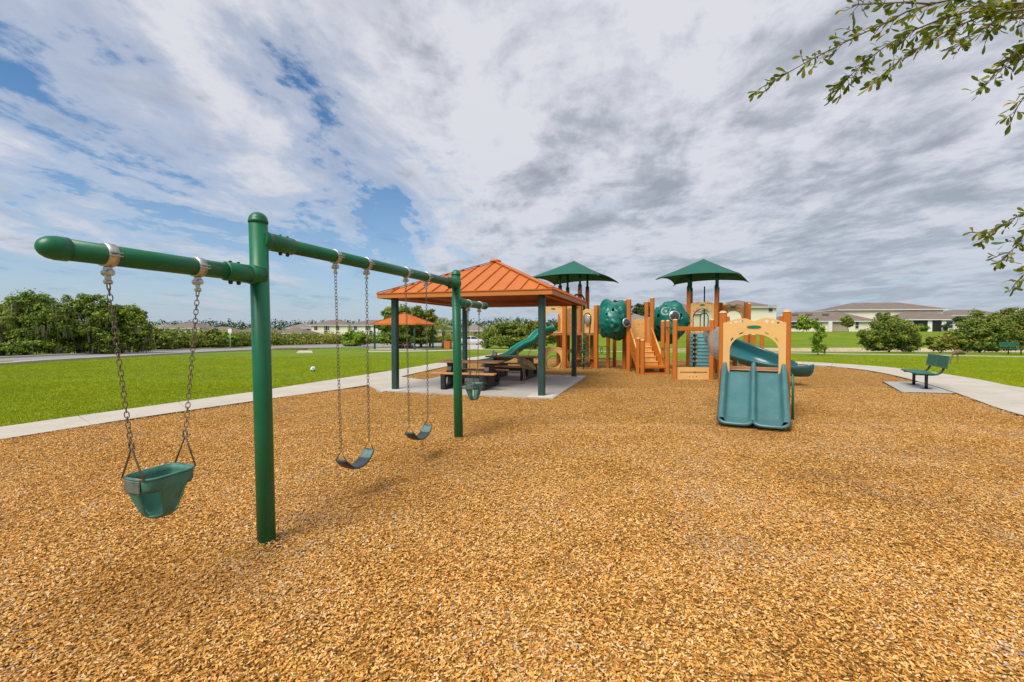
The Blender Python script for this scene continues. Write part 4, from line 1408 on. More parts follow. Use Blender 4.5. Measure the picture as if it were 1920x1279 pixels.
def canopy(P, c, side, z_e, z_a, rot):
    xa = Vector((math.cos(rot), math.sin(rot), 0)); ya = Vector((-xa.y, xa.x, 0))
    n = 12
    rim = []
    for k in range(4):
        for i in range(n):
            t = -1 + 2 * i / n
            s = side / 2 * (1 - .06 * (1 - t * t))
            u, v_ = s, t * side / 2
            z = z_e + .12 * (1 - t * t)
            for _ in range(k): u, v_ = -v_, u
            rim.append(Vector((c.x, c.y, 0)) + xa * u + ya * v_ + Vector((0, 0, z)))
    top = Vector((c.x, c.y, z_a))
    LV = 8; vs = []
    N = len(rim)
    for j in range(LV):
        f = (j + 1) / LV
        for i, p in enumerate(rim):
            t = -1 + 2 * (i % n) / n
            q = top.lerp(p, f); q.z -= .035 * f * (1 - f) * 4 * (.4 + .6 * (1 - t * t))
            vs.append(q)
    vs.append(top)
    fs = [(j * N + i, j * N + (i + 1) % N, (j + 1) * N + (i + 1) % N, (j + 1) * N + i) for j in range(LV - 1) for i in range(N)]
    fs += [(LV * N, (i + 1) % N, i) for i in range(N)]
    o = P.b(MB().add(vs, fs, True), "canopy", m_canopy, None, True)
    solidify(o, .012)
    P.b(MB().tube([p - Vector((0, 0, .012)) for p in rim], .018, 6, False, True), "hem", m_canopy, o)
    for k in range(4):
        p = rim[k * n]
        P.b(MB().tube([top - Vector((0, 0, .14)), top.lerp(p, .55) - Vector((0, 0, .16)), p + (p - top).normalized() * .09 - Vector((0, 0, .035))], .022, 7), "canopy_rib", m_cpost, o)
    return o
def lumpy(P, c, rx, ry, rz, xa, seed, holes, nl=16):
    """moulded climbing tunnel: a squat ball full of bumps with hand holes through it"""
    r_ = random.Random(seed)
    za = Vector((0, 0, 1)); ya = za.cross(xa)
    lumps = [(Vector((r_.gauss(0, 1), r_.gauss(0, 1), r_.gauss(0, 1))).normalized(), r_.uniform(.07, .20), r_.uniform(.22, .40)) for _ in range(nl)]
    craters = [(Vector((r_.gauss(0, 1), -abs(r_.gauss(0, 1)) - .2, r_.gauss(0, 1))).normalized(), r_.uniform(.14, .26), r_.uniform(.05, .09)) for _ in range(15)]
    hd_ = [(Vector((0, 0, 0)) + Vector(h[0]).normalized(), h[1]) for h in holes]
    SEG, LV = 72, 40
    vs, fs = [], []
    dirs = []
    for j in range(LV + 1):
        th = math.pi * j / LV
        for i in range(SEG):
            ph = 2 * math.pi * i / SEG
            d = Vector((math.sin(th) * math.cos(ph), math.sin(th) * math.sin(ph), math.cos(th)))
            dirs.append(d)
            k = .93
            for (l, a_, w_) in lumps:
                k += a_ * math.exp(-((d - l).length_squared) / (w_ * w_))
            for (l, w_, a_) in craters:
                q = (d - l).length / w_
                k += a_ * math.exp(-((q - 1) / .30) ** 2) - a_ * .8 * math.exp(-(q / .55) ** 2)
            for (h, w_) in hd_:
                q = (d - h).length / w_
                k += .05 * math.exp(-((q - 1.35) / .35) ** 2)
            vs.append(Vector(c) + xa * (d.x * rx * k) + ya * (d.y * ry * k) + za * (d.z * rz * k))
    for j in range(LV):
        for i in range(SEG):
            i2 = (i + 1) % SEG
            q = (j * SEG + i, (j + 1) * SEG + i, (j + 1) * SEG + i2, j * SEG + i2)
            dm = (dirs[q[0]] + dirs[q[2]]) / 2
            if any((dm - h).length < w_ for (h, w_) in hd_): continue
            fs.append(q)
    o = P.b(MB().add(vs, fs, True), "crawl_tunnel", m_tunnel, None, False)
    solidify(o, .02)
    return o

# ---- small structure with the double slide
S1 = Vector((4.74, 8.92, 0))
tod = Play("toddler_play_structure", S1, "small orange play deck with teal double slide in the foreground", 1.14)
hw = .55; dz = .90
c = lambda a, b, z=0: S1 + PA * a + PB * b + Vector((0, 0, z))
for a, b in ((-hw, 0), (hw, 0), (hw, 1.15), (-hw, 1.15)):
    tod.post(c(a, b), 2.03 if b == 0 else 1.98)
tod.deck([c(-hw, .02), c(hw, .02), c(hw, 1.15), c(-hw, 1.15)], dz)
arch_panel(tod, c(-hw + .01, -.085), c(hw - .01, -.085), dz - .05, 1.08, True)
# double slide
def double_slide():
    prof = []
    W = 1.04
    # top outline across: outer lip, bed, middle ridge, bed, outer lip
    up = [(-.52, .10), (-.50, .165), (-.47, .175), (-.445, .16), (-.425, .05), (-.40, .01), (-.36, .0), (-.10, .0), (-.065, .01), (-.045, .05), (-.03, .125), (0, .14),
          (.03, .125), (.045, .05), (.065, .01), (.10, .0), (.36, .0), (.40, .01), (.425, .05), (.445, .16), (.47, .175), (.50, .165), (.52, .10)]
    path = []
    # run (towards the camera) and height
    ctrl = [(.16, .905), (.02, .90), (-.06, .87), (-.14, .80), (-.50, .50), (-.86, .205), (-.98, .135), (-1.12, .115), (-1.27, .108), (-1.36, .106)]
    p = chaikin([(-x, z) for x, z in ctrl], 2)
    frames, profs = [], []
    n = len(p)
    for i, (s, z) in enumerate(p):
        a_, b_ = p[max(i - 1, 0)], p[min(i + 1, n - 1)]
        d = (-PB * (b_[0] - a_[0]) + Vector((0, 0, b_[1] - a_[1]))).normalized()
        upv = PA.cross(d).normalized()
        if upv.z < 0: upv = -upv
        o_ = c(0, 0, z) - PB * s
        f = max(0.0, min(1.0, (s - 1.06) / .30))
        wscale = 1.06 * (1 - .04 * f ** 3)
        hs = 1.12 - .70 * f ** 1.5
        frames.append((o_, PA, upv))
        pr = [(u * wscale, v_ * hs) for u, v_ in up]
        lo = [(u * wscale, max(-.035, v_ * hs - .028) if abs(u) < .5 else v_ * hs - .11 + .085 * f) for u, v_ in pr[::-1]]
        profs.append(pr + lo)
    mb = MB().sweep(frames, profs, True, True, False)
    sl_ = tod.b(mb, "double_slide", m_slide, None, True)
    # rolled front lip, one for each lane
    for sg in (-1, 1):
        pts = []
        for t in np.linspace(-1, 1, 15):
            x = sg * .268 + t * .255
            s = 1.355 + .06 * (1 - t * t) ** .5
            z = .088 + .045 * t ** 6
            pts.append(c(0, 0, z) + PA * x - PB * s)
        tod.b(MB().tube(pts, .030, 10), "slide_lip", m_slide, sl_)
    tod.b(MB().box(c(0, -1.10, .035), (.84, .16, .11), frame_m(PA, (0, 0, 1)), .02), "slide_foot", principled("dark_slide_foot", (0.012, 0.05, 0.05), .6), sl_)
    tod.b(MB().box(c(0, .03, dz + .012), (1.0, .18, .02), frame_m(PA, (0, 0, 1)), .006), "slide_hood_step", m_deck, sl_)
    return sl_
double_slide()
pn, m_, cc_, w_ = solid_panel(tod, c(-hw - .005, 1.06), c(-hw - .005, .10), dz, 1.02)
bubble(tod, c(-hw - .03, .58, 1.42), -PA, .37, pn)
solid_panel(tod, c(hw + .005, .10), c(hw + .005, .50), dz, .80)
tod.b(MB().tube([c(hw + .05, .62, .0), c(hw + .05, .62, 1.55)], .02, 8), "climber_pole", m_pipe)
pole = tod.b(MB().tube([c(hw + .11, -.10, -.05), c(hw + .11, -.10, .62), c(hw + .11, .02, .84), c(hw + .04, .10, .90)], .022, 9), "arch_climber", m_pipe)
for z in (.25, .45, .65):
    tod.b(MB().tube([c(hw + .11, -.10, z), c(hw + .06, .0, z)], .010, 7), "rung", m_steel, pole)
ring_handle(tod, c(-hw - .08, .35, .72), PA, .16)
ring_handle(tod, c(hw + .08, .70, 1.55), PA, .17)

# ---- the large structure
S2 = Vector((5.6, 19.0, 0))
big = Play("play_structure", S2, "large orange and green play structure with canopies, tunnels and slides", 1.22)

# tower with the climbing wall
q0 = pd(1290, 690, 20.4); q1 = pd(1342, 690, 19.9)
B0 = Vector((q0.x, q0.y, 0)); B1 = Vector((q1.x, q1.y, 0))
bw = (B1 - B0).length
ua = (B1 - B0).normalized(); ub = Vector((-ua.y, ua.x, 0))
B2, B3 = B1 + ub * bw, B0 + ub * bw
DZ2 = 1.58
for p in (B0, B1, B2, B3):
    big.post(p, 3.46, .13)
    cp = MB().tube([(p.x, p.y, 3.42), (p.x, p.y, 3.66)], .085, 12)
    g_ = big.b(cp, "canopy_collar", m_cpost)
    big.b(MB().tube([(p.x, p.y, 3.5), (p.x, p.y, 4.42)], .055, 12), "canopy_pole", m_cpost, g_)
big.deck([B0, B1, B2, B3], DZ2)
cen2 = (B0 + B2) / 2
canopy(big, cen2, 3.25, 4.0, 4.92, math.atan2(ua.y, ua.x) - R(6))
arch_panel(big, B0 - ub * .0 + ua * .07, B1 - ua * .07, DZ2, 1.38, False)
arch_panel(big, B2 + ub * .05, B3 + ub * .05, DZ2, 1.38, False)
# climbing wall: one moulded sheet with raised ribs
wl = MB()
m_w = frame_m(ua, (0, 0, 1))
cw = (B0 + B1) / 2 - ub * .10
wl.box((cw.x, cw.y, .80), (bw - .15, .05, 1.5), m_w, .01)
wall = big.b(wl, "climbing_wall", m_wall)
for k in range(9):
    z = .16 + k * .155
    big.b(MB().beam(cw - ua * (bw / 2 - .10) - ub * .035 + Vector((0, 0, z)), cw + ua * (bw / 2 - .10) - ub * .035 + Vector((0, 0, z)), .03, .05, (0, 0, 1), .01), "wall_rib", m_wall, wall)
big.b(MB().box((cw.x, cw.y, .03), (bw - .12, .10, .10), m_w, .01), "wall_foot", m_black, wall)
rx = B0 + ua * .27 - ub * .22
rope = big.b(MB().tube([rx + Vector((0, 0, .0)), rx + Vector((0, 0, .8)), rx + Vector((.01, .02, 1.62))], .016, 7), "knot_rope", principled("dark_green_rope", (.01, .06, .045), .7))
for k in range(7):
    z = .25 + k * .205
    big.b(MB().lathe([(0, -.05), (.055, -.035), (.07, 0), (.055, .035), (0, .05)], 10, None, rx + Vector((0, 0, z))), "rope_step", m_black if k % 2 == 0 else m_black, rope)
    big.b(MB().box(rx + Vector((-.045, -.05, z + .075)), (.05, .05, .07), None, .01), "foot_hold", m_pcap, wall)
    big.b(MB().box(rx + Vector((.075, -.02, z + .075)), (.05, .05, .07), None, .01), "foot_hold", m_pcap, wall)
# loop rail climber seen through the arch
hp = (B2 + B3) / 2 + ub * .32
lr = big.b(MB().tube([hp + Vector((0, 0, 0)), hp + Vector((0, 0, 3.75))], .03, 9), "fire_pole", m_cpost)
for s_ in (-.17, .17):
    pass
big.b(MB().tube([hp - ua * .17 + Vector((0, 0, .4)), hp - ua * .17 + Vector((0, 0, 2.35)), hp - ua * .10 + Vector((0, 0, 2.48)), hp + ua * .10 + Vector((0, 0, 2.48)), hp + ua * .17 + Vector((0, 0, 2.35)), hp + ua * .17 + Vector((0, 0, .4))], .022, 8), "loop_rail", m_cpost, lr)

# free-standing gate frame before the wall
F0 = gp(1265, 712.5); F1 = gp(1333.5, 713); F0.z = F1.z = 0
gate_p = [big.post(p, 2.02, .12) for p in (F0, F1)]
fd = (F1 - F0).normalized(); fn_ = Vector((-fd.y, fd.x, 0))
big.b(MB().beam(F0 + Vector((0, 0, 1.745)), F1 + Vector((0, 0, 1.745)), .10, .15, (0, 0, 1), .01), "lintel", m_ppost)
big.b(MB().beam(F0 - fn_ * -.09 + Vector((0, 0, 1.75)) + fd * .9, B1 + Vector((0, 0, 1.75)) - ub * .1, .07, .12, (0, 0, 1), .01), "link_beam", m_ppost)
lw = (F1 - F0).length - .13
lp = big.b(MB().panel(rrect(-lw / 2, 0, lw / 2, .42, .03), [], .03, frame_m(fd, (0, 0, 1)), (F0 + F1) / 2 + Vector((0, 0, .02))), "kick_panel", m_panel)
r_ = random.Random(4)
x = -lw * .40
lc = (F0 + F1) / 2 - fn_ * .0175 
while x < lw * .40:
    wd = r_.uniform(.018, .034)
    if not (.02 < x < .10):
        big.b(MB().box(lc + fd * (x + wd / 2) + Vector((0, 0, .27)), (wd, .006, .036), frame_m(fd, (0, 0, 1))), "engraved_mark", m_mark, lp)
    x += wd + .012
big.b(MB().lathe([(.03, 0), (.03, .006)], 12, (-fn_).to_track_quat('Z', 'Y').to_matrix(), lc + fd * .06 + Vector((0, 0, .27))), "engraved_mark", m_mark, lp)
for k in (-1, 0, 1):
    big.b(MB().box(lc + fd * (k * .11) + Vector((0, 0, .12)), (.03, .006, .02), frame_m(fd, (0, 0, 1))), "engraved_mark", m_mark, lp)

# stair tower in the middle
C0 = gp(1178.5, 697.5); C1 = gp(1222, 697); C0.z = C1.z = 0
va = (C1 - C0).normalized(); vb = Vector((-va.y, va.x, 0)); sw_ = (C1 - C0).length
C2, C3 = C1 + vb * 1.05 + va * .22, C0 + vb * 1.05 + va * .22
for p, h_ in ((C0, 2.92), (C1, 2.98), (C2, 2.9), (C3, 2.95)):
    big.post(p, h_, .13)
DZ1 = 1.20
big.deck([C0, C1, C2, C3], DZ1)
solid_panel(big, C3, C2, DZ1, 1.0, dashes(3, sw_, 1.0, 14))
# stairs come down towards the camera
ns = 5
run0 = C0 * .5 + C1 * .5
st_dir = -vb
stw = sw_ * .84
for k in range(ns):
    z = DZ1 - (k + 1) * .185
    s = .10 + k * .185
    p = run0 + st_dir * s
    tr = big.b(MB().box((p.x, p.y, z), (stw, .23, .045), frame_m(va, (0, 0, 1)), .008), "stair_tread", m_step)
    p2 = run0 + st_dir * (s - .10)
    big.b(MB().box((p2.x, p2.y, z + .09), (stw, .022, .155), frame_m(va, (0, 0, 1)), .004), "stair_riser", m_step)
# side boards of the stair
for sg in (-1, 1):
    a_ = run0 + va * (sg * (stw / 2 + .045)); 
    outline = [(0, DZ1 - .25), (0, DZ1 + .62), (.08, DZ1 + .62), (1.0, .62), (1.0, .08), (.85, .08)]
    m = Matrix((st_dir, va * -1, Vector((0, 0, 1)))).transposed()
    if m.determinant() < 0:
        m = Matrix((st_dir, va, Vector((0, 0, 1)))).transposed()
    big.b(MB().panel(outline, [], .03, m, a_), "stair_side", m_ppost)
    big.b(MB().beam(a_ + Vector((0, 0, DZ1 + .64)) + st_dir * .02, a_ + st_dir * 1.0 + Vector((0, 0, .64)), .05, .03), "handrail", m_panel)
# transfer platform with its posts
tp = run0 + st_dir * 1.20
big.b(MB().box((tp.x, tp.y, .30), (stw + .16, .46, .10), frame_m(va, (0, 0, 1)), .012), "transfer_deck", m_ppost)
big.b(MB().box((tp.x + st_dir.x * .22, tp.y + st_dir.y * .22, .05), (stw + .16, .08, .09), frame_m(va, (0, 0, 1)), .012), "kick_board", m_ppost)
for sg, o1, h_ in ((-1, .20, 1.30), (-1, -.22, 1.36), (1, .20, 2.02), (1, -.22, 2.02)):
    p = tp + va * (sg * (stw / 2 + .08)) + st_dir * o1
    big.post(p, h_, .115)
for sg in (-1, 1):
    ring_handle(big, tp + va * (sg * (stw / 2 + .02)) + Vector((0, 0, .82)) - st_dir * .02, va, .22)
bar0 = tp + va * (stw / 2 + .08) + Vector((0, 0, 1.80)); 
big.b(MB().tube([bar0, Vector((F0.x, F0.y, 1.80))], .022, 9), "chinning_bar", m_pipe)
solid_panel(big, C0 + vb * .08, C3 - vb * .08, DZ1, 1.05, dashes(13, .9, 1.05, 8))
solid_panel(big, C2 - vb * .08, C1 + vb * .08, DZ1, 1.05, dashes(14, .9, 1.05, 8))
solid_panel(big, B3 - ub * .1, B0 + ub * .1, DZ2, 1.30, dashes(15, .9, 1.3, 8))
solid_panel(big, B1 + ub * .1, B2 - ub * .1, DZ2, 1.30, dashes(16, .9, 1.3, 8))
# reach panel under the middle deck
solid_panel(big, C1 + vb * .95 + va * .30, C1 + vb * .15 + va * .12, .05, .95, [ellipse(0, .60, .14, .20), ellipse(0, .22, .14, .12)])

# left tower: a front bay and a canopy bay behind it
A0 = gp(1058.5, 692.3); A1 = gp(1117.6, 692.0); A0.z = A1.z = 0
DZ3 = 1.58
for p in (A0, A1):
    big.post(p, 2.76, .14)
lt = []
for x_, y_ in ((1050, 21.5), (1087, 21.05), (1101, 22.1), (1064, 22.5)):
    q = pd(x_, 640, y_); lt.append(Vector((q.x, q.y, 0)))
for p in lt:
    big.post(p, 3.58, .135)
    g_ = big.b(MB().tube([(p.x, p.y, 3.54), (p.x, p.y, 3.80)], .09, 12), "canopy_collar", m_cpost)
    big.b(MB().tube([(p.x, p.y, 3.6), (p.x, p.y, 4.52)], .055, 12), "canopy_pole", m_cpost, g_)
big.deck(lt, DZ3)
big.deck([A0, A1, lt[1] - Vector((0, .08, 0)), lt[0] - Vector((0, .08, 0))], DZ3 - .002)
cen1 = (lt[0] + lt[2]) / 2
canopy(big, cen1, 3.3, 4.10, 5.0, R(-27))
AL = pd(1018, 640, 19.9); AL = Vector((AL.x, AL.y, 0))
big.post(AL - Vector((.04, 0, 0)), 2.72, .12)
arch_panel(big, AL + Vector((.03, 0, 0)), A0 - Vector((.08, 0, 0)), DZ3, 1.18, False)
big.deck([AL, A0, lt[0] - Vector((.1, .1, 0)), lt[0] - Vector((.75, .1, 0))], DZ3 - .004)
# lower panel with a round crawl hole
wA = (A0 - AL).length - .06
mA = frame_m((A0 - AL).normalized(), (0, 0, 1)); cA = (AL + A0) / 2
holeA = [ellipse(0, .42, wA * .34, .35, 0, 28)] + [ellipse(sx * wA * fx, .86, .022, .02) for sx in (-1, 1) for fx in (.24, .33, .41)]
big.b(MB().panel(panel_top(wA, .96) + [(-wA / 2, .0), (wA / 2, .0)], holeA, .022, mA, cA), "crawl_panel", m_panel)
solid_panel(big, A0 + Vector((.08, .02, 0)), lt[1] * .45 + A0 * .55 + Vector((.3, 0, 0)), DZ3, 1.1, dashes(8, .6, 1.1, 6))
pnw, m_, cc_, w_ = solid_panel(big, lt[1] - Vector((0, .15, 0)) + Vector((.1, -.2, 0)), A1 + Vector((-.05, .12, 0)), DZ3, 1.08)
bubble(big, (lt[1] * .4 + A1 * .6) + Vector((-.06, -.06, 2.15)), Vector((-.5, -.8, 0)), .20, pnw)
solid_panel(big, A1 + Vector((.08, .05, 0)), A1 + Vector((.30, .3, 0)), DZ3 - .05, 1.15)
# panels behind the canopy bay
solid_panel(big, lt[0] + Vector((.06, -.02, 0)), lt[1] - Vector((.30, -.12, 0)), DZ3, 1.42, dashes(18, .55, 1.42, 6))
solid_panel(big, lt[1] + Vector((.03, .08, 0)), lt[2] - Vector((.02, .08, 0)), DZ3, 1.42, dashes(19, .8, 1.42, 7))
solid_panel(big, A0 + Vector((.10, .9, 0)), A1 + Vector((-.15, .9, 0)), .04, .80, [ellipse(-.3, .42, .14, .22), ellipse(.25, .42, .14, .22)])
solid_panel(big, lt[3], lt[2], DZ3, 1.35, dashes(5, .8, 1.3, 8))
hoop = big.b(MB().tube([lt[1] + Vector((-.36, -.14, 2.75)), lt[1] + Vector((-.34, -.14, 3.2)), lt[1] + Vector((-.2, -.14, 3.32)), lt[1] + Vector((.05, -.14, 3.32)), lt[1] + Vector((.17, -.14, 3.15)), lt[1] + Vector((.18, -.14, 2.5))], .045, 8), "hood_rail", m_black)
# spiral climber and vines below the deck
sc_ = Vector((A0.x + .80, 19.55, 0))
pole = big.b(MB().tube([sc_ + Vector((0, 0, 0)), sc_ + Vector((0, 0, 2.3)), sc_ + Vector((.08, 0, 2.42)), sc_ + Vector((.22, 0, 2.42)), sc_ + Vector((.30, 0, 2.3)), sc_ + Vector((.30, .3, DZ3))], .028, 9), "corkscrew_pole", m_pipe)
big.b(MB().tube([sc_ + Vector((.17 * math.cos(t * 1.0), .17 * math.sin(t), .10 + t / (2 * math.pi) * .27)) for t in np.linspace(0, 2 * math.pi * 5.2, 84)], .020, 7), "corkscrew_coil", m_pipe, pole)
for dx_, dy_ in ((-.15, 1.2), (.35, 1.6), (.75, .9), (1.1, 1.4), (1.3, .7)):
    p = Vector((A0.x + dx_, A0.y + dy_, 0))
    big.post(p, DZ3 - .1, .12)
for (dx_, dy_, z) in ((1.02, .35, .80), (1.52, .25, .80), (1.80, .30, .80)):
    ring_handle(big, Vector((A0.x + dx_, A0.y + dy_, z)), (.2, 1, 0), .19)
big.b(MB().box((A1.x - .05, A1.y + .55, .42), (1.7, .35, .06), None, .01), "low_seat", m_deck)
big.b(MB().box((A1.x - .05, A1.y + .55, .20), (.14, .14, .40), None, .01), "seat_leg", m_ppost)
for x_, y_ in ((1187, 20.0), (1140, 20.2), (1152, 20.6)):
    p = pd(x_, 690, y_); big.post(Vector((p.x, p.y, 0)), 1.5, .115)
ring_handle(big, Vector((AL.x + .45, AL.y - .25, .25)), (.3, -1, 0), .34)

# crawl tunnels
m_dome = principled("dark_glossy_dome", (0.045, 0.04, 0.042), 0.12, spec=0.8, var=0.3, vscale=8)
k_ = 18.9
tc1 = pd(1151, 602, 19.0)
t1 = lumpy(big, tc1, .66, .72, .80, Vector((.95, -.3, 0)).normalized(), 11,
           [((.02, -.9, .62), .085), ((-.42, -.9, .38), .06), ((.20, -.85, -.72), .07)], 22)
bubble(big, tc1 + Vector((.34, -.74, -.08)), Vector((.35, -.93, .05)), .17, t1, True, .35, m_dome)
tc2 = pd(1256, 602.5, 19.4)
t2 = lumpy(big, tc2, .76, .64, .88, Vector((.93, -.36, 0)).normalized(), 23,
           [((-.55, -.8, .72), .085), ((-.22, -.85, .85), .07), ((-.60, -.9, .26), .08), ((.58, -.8, .22), .08), ((-.05, -.95, -.18), .06), ((-.55, -.8, -.30), .075), ((.22, -.85, -.6), .06)], 20)
bubble(big, tc2 + Vector((-.04, -.66, .20)), Vector((-.05, -1, .1)), .20, t2, True, .35, m_dome)
for p, q in ((A1, tc1), (C1, tc2)):
    pass

# wave slide on the left
def trough(ctrl, wd, side_h, name, mat, bank=0.0, n=4):
    """open slide bed swept along a path; wd: bed width"""
    p = [Vector(q) for q in ctrl]
    for _ in range(n - 2):
        q = [p[0]]
        for a_, b_ in zip(p[:-1], p[1:]):
            q.append(a_.lerp(b_, .25)); q.append(a_.lerp(b_, .75))
        q.append(p[-1]); p = q
    frames = []
    for i, o_ in enumerate(p):
        d = (p[min(i + 1, len(p) - 1)] - p[max(i - 1, 0)]).normalized()
        ac = d.cross(Vector((0, 0, 1))).normalized()
        up_ = ac.cross(d).normalized()
        bk = bank * math.sin(math.pi * min(1, max(0, (i / (len(p) - 1) - .05) / .9)))
        ac, up_ = ac * math.cos(bk) + up_ * math.sin(bk), up_ * math.cos(bk) - ac * math.sin(bk)
        frames.append((o_, ac, up_))
    h = wd / 2
    top = [(-h - .05, side_h - .05), (-h - .04, side_h), (-h, side_h + .01), (-h + .03, side_h - .03), (-h + .06, .10), (-h + .14, .02), (0, -.01), (h - .14, .02), (h - .06, .10), (h - .03, side_h - .03), (h, side_h + .01), (h + .04, side_h), (h + .05, side_h - .05)]
    lo = [(h + .02, .10), (h - .08, -.02), (h - .2, -.05), (0, -.055), (-h + .2, -.05), (-h + .08, -.02), (-h - .02, .10)]
    return big.b(MB().sweep(frames, top + lo, True, True, False), name, mat, None, True)
ws = [(AL.x + .35, 19.65, 1.60), (AL.x + .05, 19.5, 1.58), (AL.x - .22, 19.35, 1.42), (AL.x - .50, 19.2, 1.08), (AL.x - .82, 19.0, .98), (AL.x - 1.12, 18.85, .80), (AL.x - 1.40, 18.7, .52), (AL.x - 1.75, 18.5, .43), (AL.x - 2.1, 18.3, .32), (AL.x - 2.45, 18.12, .26)]
trough(ws, .46, .26, "wave_slide", m_slide2)
for dx_ in (.0, .18):
    big.b(MB().tube([(AL.x + .1 - dx_, 19.3, 1.45), (AL.x - .1 - dx_ * 2, 19.15, 1.1), (AL.x - .3 - dx_ * 2, 19.0, .7), (AL.x - .35 - dx_ * 2, 18.98, .45)], .016, 7), "guard_rail", m_steel)

BANK = R(-34)
# tower behind the small deck, and its curved slide
q0 = pd(1351, 640, 22.0); q1 = pd(1398, 640, 21.4)
D0 = Vector((q0.x, q0.y, 0)); D1 = Vector((q1.x, q1.y, 0)); da = (D1 - D0).normalized(); db = Vector((-da.y, da.x, 0))
D2, D3 = D1 + db * 1.2, D0 + db * 1.2
for p in (D0, D1, D2, D3):
    big.post(p, 2.98, .14)
big.deck([D0, D1, D2, D3], DZ2)
arch_panel(big, D0 + da * .08, D1 - da * .08, DZ2, 1.34, False)
big.deck([B1, D0, D3, B2], DZ2 - .003)
cs_ = [(9.35, 20.9, 1.60), (9.0, 20.0, 1.58), (8.5, 19.0, 1.50), (7.9, 17.6, 1.38), (7.45, 16.3, 1.20), (7.25, 15.2, .98), (7.45, 14.4, .76), (7.85, 13.95, .56), (8.3, 13.8, .42), (8.7, 13.8, .36), (8.88, 13.82, .34)]
trough(cs_, .66, .34, "curved_slide", principled("sheenless_slide_plastic", (0.018, 0.105, 0.112), 0.24, var=0.14, vscale=2.2), BANK)  # same teal plastic without the sky reflection in its colour
for (x_, y_, h_) in ((7.9, 17.6, 1.3), (7.3, 15.4, .9), (8.4, 13.85, .36)):
    big.b(MB().tube([(x_, y_, -.05), (x_, y_, h_)], .045, 9), "slide_leg", m_ppost)
# lumber and posts seen below the decks
for x_, y_, h_ in ((1378, 15.6, 1.2), (1398, 17.2, 1.5), (1412, 17.6, 1.5), (1428, 18.4, 1.5)):
    p = pd(x_, 690, y_); big.post(Vector((p.x, p.y, 0)), h_, .13)
p = pd(1383, 690, 14.0)
ring_handle(big, Vector((p.x, p.y, .55)), (1, -.5, 0), .20)

# ================================================================== PLANTS
def arrays_mesh(name, verts, faces, tint=None, smooth=False):
    """mesh from numpy arrays; faces: (n, 3) or (n, 4)"""
    me = bpy.data.meshes.new(name)
    n, k = faces.shape
    me.vertices.add(len(verts)); me.vertices.foreach_set('co', verts.astype(np.float32).ravel())
    me.loops.add(n * k); me.loops.foreach_set('vertex_index', faces.astype(np.int32).ravel())
    me.polygons.add(n)
    me.polygons.foreach_set('loop_start', np.arange(0, n * k, k, dtype=np.int32))
    me.update(calc_edges=True)
    if tint is not None:
        a = me.attributes.new('tint', 'FLOAT', 'POINT')
        a.data.foreach_set('value', tint.astype(np.float32))
    return me
def leaf_cloud(lobes, n, size, seed, up=0.35, shell=0.45, aspect=0.55, spread=0.5, clump=0):
    """n leaf clumps through the volume of the lobes (cx, cy, cz, rx, ry, rz)"""
    r_ = np.random.default_rng(seed)
    lobes = np.array(lobes, float)
    if clump:                                     # bunches of foliage round each lobe, with gaps between them
        sub = [lobes * np.array([1, 1, 1, .84, .84, .84])]
        for _ in range(clump):
            q = r_.normal(size=(len(lobes), 3)); q[:, 2] = q[:, 2] * .8 + .12; q /= np.linalg.norm(q, axis=1)[:, None]
            sc = r_.uniform(.24, .42, (len(lobes), 1))
            sub.append(np.hstack([lobes[:, :3] + q * lobes[:, 3:] * r_.uniform(.72, .98, (len(lobes), 1)), lobes[:, 3:] * sc * np.array([1, 1, .8])]))
        lobes = np.vstack(sub)
    vol = np.cbrt(lobes[:, 3] * lobes[:, 4] * lobes[:, 5]) ** 2.2
    li = r_.choice(len(lobes), n, p=vol / vol.sum())
    d = r_.normal(size=(n, 3)); d /= np.linalg.norm(d, axis=1)[:, None]
    rad = r_.random(n) ** shell
    # ragged outline: radius wobbles with direction
    ph = r_.uniform(0, 6.28, (len(lobes), 6))
    wob = 1 + .16 * np.sin(3.1 * d[:, 0] * 2 + ph[li, 0]) * np.cos(2.7 * d[:, 2] * 2 + ph[li, 1]) + .14 * np.sin(7 * d[:, 1] + ph[li, 2]) * np.sin(6 * d[:, 2] + ph[li, 3]) + .08 * np.sin(13 * d[:, 0] + ph[li, 4])
    rad = rad * wob + np.where(r_.random(n) < .05, r_.uniform(0, .16, n), 0)
    p = lobes[li, :3] + d * rad[:, None] * lobes[li, 3:]
    nr = d * .8 + r_.normal(size=(n, 3)) * spread + np.array([0, -.15, up])
    nr /= np.linalg.norm(nr, axis=1)[:, None]
    t = r_.normal(size=(n, 3)); t -= nr * (t * nr).sum(1)[:, None]; t /= np.linalg.norm(t, axis=1)[:, None]
    b = np.cross(nr, t)
    s = size * r_.uniform(.6, 1.35, n)[:, None]
    v = np.empty((n, 4, 3))
    v[:, 0] = p - t * s; v[:, 1] = p + b * s * aspect + nr * s * .12; v[:, 2] = p + t * s; v[:, 3] = p - b * s * aspect + nr * s * .12
    lob_t = r_.uniform(-.14, .14, len(lobes))
    cl = np.sin(p[:, 0] * 2.3 + ph[li, 5]) * np.sin(p[:, 2] * 2.9 + ph[li, 2]) * .10
    tint = np.clip(r_.normal(.5, .17, n) + lob_t[li] + cl, 0, 1)
    f = np.arange(n * 4).reshape(n, 4)
    return v.reshape(-1, 3), f, np.repeat(tint, 4)

